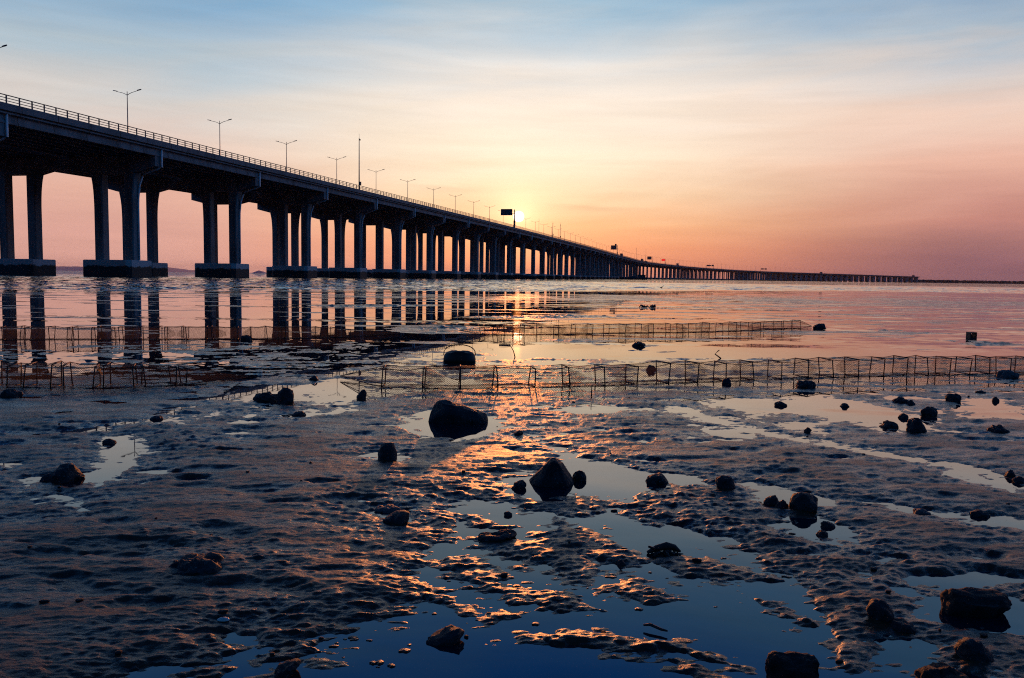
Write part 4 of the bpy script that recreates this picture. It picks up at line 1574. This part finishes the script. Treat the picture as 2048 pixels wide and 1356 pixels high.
# ------------------------------------------------------------------ fishing nets (long folding traps)
def net_trap(label, fronts, height, width, taper_left=None, taper_right=None, seed=1, drop=None, dark=False):
    """fronts: px,py of each frame's front foot, left to right; rectangular wire frames
    joined by netting, with funnels inside, tapering to a tied end"""
    rnd = random.Random(seed)
    F = [ground(px, py) for px, py in fronts]
    n = len(F)
    org = F[n // 2].copy()
    root = empty('fish_trap', org)
    tag(root, label, 'fish trap', 'long netted fish traps lying on the mud')
    frames = []
    for i, p in enumerate(F):
        t = (F[min(i + 1, n - 1)] - F[max(i - 1, 0)]).normalized()
        nrm = Vector((-t.y, t.x, 0))
        hgt = height * rnd.uniform(.94, 1.06) * (drop[i] if drop else 1.0)
        lean = t * rnd.uniform(-.02, .02)
        lean2 = t * rnd.uniform(-.02, .02)
        sway = nrm * rnd.uniform(-.015, .015)
        z0 = max(0.004, min(.03, mud_z(p.x, p.y)))
        a = p + Vector((0, 0, z0))
        b = p + nrm * width + Vector((0, 0, z0))
        c = p + nrm * width + lean2 + sway + Vector((0, 0, z0 + hgt * rnd.uniform(.98, 1.05)))
        d = p + lean + sway + Vector((0, 0, z0 + hgt))
        frames.append([a, b, c, d])
        m = MB()
        r = .0058
        loop = [q - org for q in (a, b, c, d)]
        for j in range(4):
            m.tube([loop[j], (loop[j] + loop[(j + 1) % 4]) / 2 + Vector((0, 0, -.002)), loop[(j + 1) % 4]], r, 5)
        m.build('frame', M['rust'], root, True)
    # netting skin, sagging a little between frames
    m = MB()
    uv = []
    seq = [(f, 0) for f in frames]
    rings = []
    ucur = 0.0
    sub = 4
    prevc = None

    def ring_pts(cs, k=5):
        pts = []
        for j in range(4):
            for q in range(k):
                pts.append(cs[j].lerp(cs[(j + 1) % 4], q / k))
        pts.append(cs[0].copy())
        return pts

    def add_ring(cs, sag, tight=1.0):
        nonlocal ucur, prevc
        ctr = sum(cs, Vector()) / 4
        pts = ring_pts(cs)
        out = []
        for p in pts:
            q = ctr + (p - ctr) * (1 - sag)
            q.z -= sag * .05
            q.z = max(q.z, .002)
            out.append(q - org)
        if prevc is not None:
            ucur += (ctr - prevc).length
        prevc = ctr
        rings.append(out)
        acc = 0
        for j, p in enumerate(out):
            if j:
                acc += (out[j] - out[j - 1]).length
            uv.append((ucur, acc + seed))

    def taper(tip, cs, rev):
        K = 6
        steps = range(K) if not rev else range(K - 1, -1, -1)
        for q in steps:
            t = q / K
            s = .06 + .94 * t ** .85
            ctr = tip.lerp(sum(cs, Vector()) / 4, t)
            c0 = sum(cs, Vector()) / 4
            add_ring([ctr + (p - c0) * s for p in cs], 0.03 * rnd.random())
    if taper_left:
        tip = ground(*taper_left)
        tip.z = max(0, mud_z(tip.x, tip.y)) + .02
        taper(tip, frames[0], False)
    for i in range(n):
        add_ring(frames[i], 0)
        if i < n - 1:
            sg = rnd.uniform(.02, .11)
            for q in range(1, sub):
                t = q / sub
                cs = [frames[i][j].lerp(frames[i + 1][j], t) for j in range(4)]
                add_ring(cs, sg * 4 * t * (1 - t))
    if taper_right:
        tip = ground(*taper_right)
        tip.z = max(0, mud_z(tip.x, tip.y)) + .02
        taper(tip, frames[-1], True)
    m.loft(rings, close=False, caps=False)
    m.uv = uv
    m.build('netting', M['net'], root, True)
    # funnels
    for i in range(1, n - 1, 2):
        m = MB()
        cs = frames[i]
        t = (frames[i + 1][0] - frames[i][0])
        sg = -1 if (i // 2) % 2 else 1
        t = t * sg
        uv2 = []
        rg = []
        for q in range(4):
            f = q / 3
            s = 1 - .72 * f ** .8
            c0 = sum(cs, Vector()) / 4
            ctr = c0 + t * .55 * f + Vector((0, 0, -.02 * f))
            pts = ring_pts([ctr + (p - c0) * s for p in cs], 3)
            rg.append([p - org for p in pts])
            acc = 0
            for j, p in enumerate(rg[-1]):
                if j:
                    acc += (rg[-1][j] - rg[-1][j - 1]).length / s
                uv2.append((f * .12, acc))
        m.loft(rg, close=False, caps=False)
        m.uv = uv2
        m.build('funnel', M['net'], root, True)
    # head ropes along the top and bottom edges
    for j in range(4):
        m = MB()
        pts = []
        for i in range(n):
            pts.append(frames[i][j] - org)
            if i < n - 1:
                mid = (frames[i][j] + frames[i + 1][j]) / 2 - org
                pts.append(mid + Vector((0, rnd.uniform(-.01, .01), rnd.uniform(-.024, -.004) if j > 1 else 0)))
        if taper_left:
            pts = [ground(*taper_left) + Vector((0, 0, .03)) - org] + pts
        if taper_right:
            pts = pts + [ground(*taper_right) + Vector((0, 0, .03)) - org]
        m.tube(pts, .0032, 5)
        m.build('edge_rope', M['rope'], root, True)
    return root, frames


def interp_line(pairs, xs_):
    return [(x, float(np.interp(x, [a for a, b in pairs], [b for a, b in pairs]))) for x in xs_]


T3X = [763, 845, 921, 996, 1070, 1140, 1210, 1274, 1337, 1395, 1452, 1508, 1563, 1616, 1667, 1717, 1767, 1813, 1857, 1899, 1939, 1979, 2020, 2058, 2096, 2134, 2172, 2211, 2250, 2290]
net_trap('longest fish trap, in front, running to the right edge with its tied end pointing left',
         interp_line([(752, 776), (922, 778), (1070, 775), (1210, 772), (1337, 767), (1509, 761), (1667, 755), (1811, 752), (1979, 750), (2100, 750)], T3X), .178, .22, (680, 758), None, 1)
T4X = [-330, -290, -255, -215, -180, -140, -100, -60, -25, 14, 47, 101, 128, 186, 207, 268, 292, 352, 372]
net_trap('front left fish trap running in from the left edge, tied end pointing right',
         interp_line([(-60, 777), (101, 778), (268, 776), (372, 770)], T4X), .19, .22, None, (496, 758), 2,
         [1] * 7 + [1, 1, 1, 1, 1, 1, .97, .95, .92, .9, .85, .78])
T1X = [-340, -300, -260, -220, -180, -140, -100, -60, -20, 5, 40, 50, 99, 134, 148, 183, 194, 224, 239, 280, 318, 330, 364, 374, 412, 425, 475, 503, 535, 570, 605, 640, 672, 700]
net_trap('upper left fish trap in shallow water crossing the reflections of the columns',
         interp_line([(-60, 681), (40, 680), (318, 680), (503, 679), (640, 676), (700, 674)], T1X), .182, .2, None, (800, 668), 3,
         [1] * 29 + [1, .95, .9, .8, .65])
T2X = [961, 985, 1010, 1048, 1082, 1117, 1152, 1185, 1218, 1250, 1282, 1307, 1340, 1366, 1392, 1418, 1446, 1472, 1498, 1522, 1544, 1564, 1583, 1601]
net_trap('upper right fish trap ending at a dark stone, orange under the sun',
         interp_line([(961, 669), (1010, 671), (1082, 670), (1200, 668), (1307, 666), (1366, 666), (1472, 663), (1522, 661), (1564, 658.5), (1601, 657.5)], T2X), .168, .2, (918, 664), (1624, 655), 4,
         [.7, .85, .95] + [1] * 21)

# ------------------------------------------------------------------ odds and ends on the flat
# sack with an arched wire handle
c = ground(919, 724)
k = c.y / FPX
root = empty('bait_basket', (c.x, c.y, 0))
w = 65 * k
m = MB()
rings = []
for z, sx, sy in ((-.03, .95, .9), (.0, 1.0, 1.0), (.3, 1.0, 1.0), (.62, .95, .92), (.86, .82, .75), (.98, .55, .5), (1.0, .2, .2)):
    rings.append([Vector((w / 2 * sx * math.copysign(abs(math.cos(a)) ** .7, math.cos(a)), w * .36 * sy * math.copysign(abs(math.sin(a)) ** .7, math.sin(a)), z * 22 * k * (1 + .06 * math.sin(a * 3)))) for a in [q * math.pi / 12 for q in range(24)]])
m.loft(rings)
m.build('basket_body', M['weed'], root, True)
m = MB()
m.tube([(w * .49 * math.cos(a) if True else 0, 0, 14 * k + 21 * k * max(0, math.sin(a)) ** .7) for a in [q * math.pi / 14 for q in range(15)]], .006, 5)
m.build('wire_handle', M['rust'], root, True)
tag(root, 'dark rounded basket with an arched wire handle, behind the long front net', 'basket')


def stick(name, pts_px, r, label, cat, Yref, mat='wood', forks=()):
    """a stick through picture points standing at one distance"""
    base = ground(*Yref)
    P = [at_y(px, py, base.y) for px, py in pts_px]
    o = P[0].copy()
    m = MB()
    m.tube([p - o for p in P], [r * (1 - .5 * i / max(1, len(P) - 1)) for i in range(len(P))], 6)
    for fk in forks:
        Q = [at_y(px, py, base.y) - o for px, py in fk]
        m.tube(Q, [r * .8, r * .4], 5)
    ob = m.build(name, M[mat], None, True)
    ob.location = o
    tag(ob, label, cat)
    return ob


stick('twig', [(1030, 714), (1027, 702), (1019, 688)], .008, 'thin leaning twig stuck in the bright water above the long net', 'twig', (1030, 714))
stick('branch', [(1442, 717), (1430, 708), (1436, 702), (1439, 700)], .010, 'forked branch poking out of the water behind the long net', 'branch', (1442, 717))
stick('mooring_stake', [(1183, 795), (1183, 772)], .006, 'thin stake in front of the long net, right of the largest boulder', 'stake', (1183, 795))

# floating stick
a_ = ground(1287, 1250, .012)
b_ = ground(1335, 1262, .012)
m = MB()
mid = (a_ + b_) / 2
m.tube([a_ - mid, (a_ - mid) * .4 + Vector((0, .006, .004)), (b_ - mid) * .5, b_ - mid], [.003, .0045, .004, .0025], 7)
o = m.build('stick', M['wood'], None, True)
o.location = mid
tag(o, 'short dark stick floating in the bottom pool', 'stick')

# driftwood with weed
c = ground(1328, 1108)
k = c.y / FPX
root = empty('driftwood', (c.x, c.y, 0))
m = MB()
m.tube([(-34 * k, 0, .005), (-15 * k, .01, 10 * k), (5 * k, .0, 17 * k), (22 * k, .01, 13 * k), (34 * k, 0, 5 * k)], [.006, .012, .015, .010, .004], 8)
m.tube([(-18 * k, 0, 10 * k), (-33 * k, -.01, 17 * k)], [.006, .004], 5)
m.build('branch', M['wood'], root, True)
m = MB()
rr = random.Random(3)
for q in range(26):
    x = rr.uniform(-24, 22) * k
    z0 = (15 - abs(x / k) * .4) * k
    p = Vector((x, rr.uniform(-.03, .03), z0 * rr.uniform(.6, 1.1)))
    m.tube([p, p + Vector((rr.uniform(-.03, .03), rr.uniform(-.03, .01), -.5 * p.z)), p + Vector((rr.uniform(-.04, .04), rr.uniform(-.05, .02), -p.z))], [.003, .005, .002], 4)
m.build('weed', M['weed'], root, True)
tag(root, 'weed-covered driftwood lying in the pool right of centre', 'driftwood')

# debris clump far out
c = ground(1293, 615)
k = c.y / FPX
m = MB()
for q in range(14):
    x = rr.uniform(-13, 17) * k
    m.tube([(x - 2.5 * k, rr.uniform(-.2, .2), 0), (x, 0, rr.uniform(2, 5) * k), (x + 2.5 * k, rr.uniform(-.2, .2), rr.uniform(0, 2) * k)], [1.2 * k, 1.7 * k, .6 * k], 6)
o = m.build('weed_clump', M['weed'], None, True)
o.location = (c.x, c.y, 0)
tag(o, 'dark clump of debris on the wet flat beyond the upper right net', 'debris')

# square crate
c = ground(1942.5, 677)
k = c.y / FPX
root = empty('crate', (c.x, c.y, 0), .1)
w = 14 * k
hh = 13 * k
m = MB()
t = .14 * w
m.box((0, 0, t / 2), (w, w, t))
m.box((0, 0, hh - t / 2), (w, w, t))
for sx in (-1, 1):
    m.box((sx * (w - t) / 2, 0, hh / 2), (t, w * .98, hh - 2 * t - .002))
m.build('crate_frame', M['plastic'], root)
m = MB()
m.tube([(0, 0, t), (0, 0, t + .3 * hh), (0, 0, t + .5 * hh)], [.2 * w, .2 * w, .07 * w], 12)
m.build('float', M['orange'], root, True)
tag(root, 'small square open crate with something orange inside, near the right edge', 'crate')

# shell
c = ground(447, 1248)
z = max(0, mud_z(c.x, c.y))
m = MB()
rings = []
for q in range(5):
    f = q / 4
    r = .014 * math.sqrt(max(0.0, 1 - f * f)) + .0005
    rings.append([Vector((r * 1.25 * math.cos(a), r * .8 * math.sin(a), f * .008 * (1 + .1 * math.sin(6 * a)))) for a in [p * math.pi / 8 for p in range(16)]])
m.loft(rings)
o = m.build('clam_shell', M['shell'], None, True)
o.location = (c.x, c.y, z)
tag(o, 'white clam shell on the dark mud near the lower left', 'shell')


# birds wading far out
def bird(px, py, hpx, label, flip=1):
    c = ground(px, py)
    k = c.y / FPX * hpx / 10
    bm = bmesh.new()
    J = [(0, 0, 5), (2.2 * flip, 0, 5.6), (4 * flip, 0, 7.0), (4.6 * flip, 0, 9.0), (5.6 * flip, 0, 9.2), (7.5 * flip, 0, 8.8), (-3 * flip, 0, 4.2), (-5 * flip, 0, 3.6),
         (-.3 * flip, .5, 2.5), (-.2 * flip, .5, 0), (-.3 * flip, -.5, 2.5), (-.1 * flip, -.5, 0)]
    E = [(0, 1), (1, 2), (2, 3), (3, 4), (4, 5), (0, 6), (6, 7), (0, 8), (8, 9), (0, 10), (10, 11)]
    rad = [1.7, 1.3, .6, .5, .55, .12, 1.1, .3, .3, .22, .3, .22]
    me = bpy.data.meshes.new('wading_bird')
    me.from_pydata([Vector(p) * k for p in J], E, [])
    o = link('wading_bird', me, None, (c.x, c.y, 0))
    me.materials.append(M['bird'])
    md = o.modifiers.new('skin', 'SKIN')
    for i_, v in enumerate(me.skin_vertices[0].data if me.skin_vertices else []):
        v.radius = (rad[i_] * k, rad[i_] * k)
    if not me.skin_vertices:
        pass
    else:
        me.skin_vertices[0].data[0].use_root = True
    sd = o.modifiers.new('smooth', 'SUBSURF')
    sd.levels = 1
    sd.render_levels = 2
    tag(o, label, 'bird', 'birds wading at the water edge')


bird(1323, 578, 7, 'lone dark bird wading at the water edge right of the sun')
bird(730, 575, 5, 'left bird of the wading pair below the left half of the bridge')
bird(738, 576, 5, 'right bird of the wading pair below the left half of the bridge', -1)


# ------------------------------------------------------------------ the air
m = bpy.data.materials.new('haze_air')
m.use_nodes = True
T = NT(m.node_tree)
T.n.clear()
out = T.new('ShaderNodeOutputMaterial')
pv = T.new('ShaderNodeVolumePrincipled')
pv.inputs['Color'].default_value = (0.86, 0.84, 0.88, 1)
pv.inputs['Density'].default_value = 2.2e-5
pv.inputs['Anisotropy'].default_value = 0.2
T.l.new(pv.outputs[0], out.inputs['Volume'])
hz = MB()
hz.box((0, 15400, 130), (72000, 31600, 262))
o = hz.build('haze', m)
tag(o, kind='stuff')
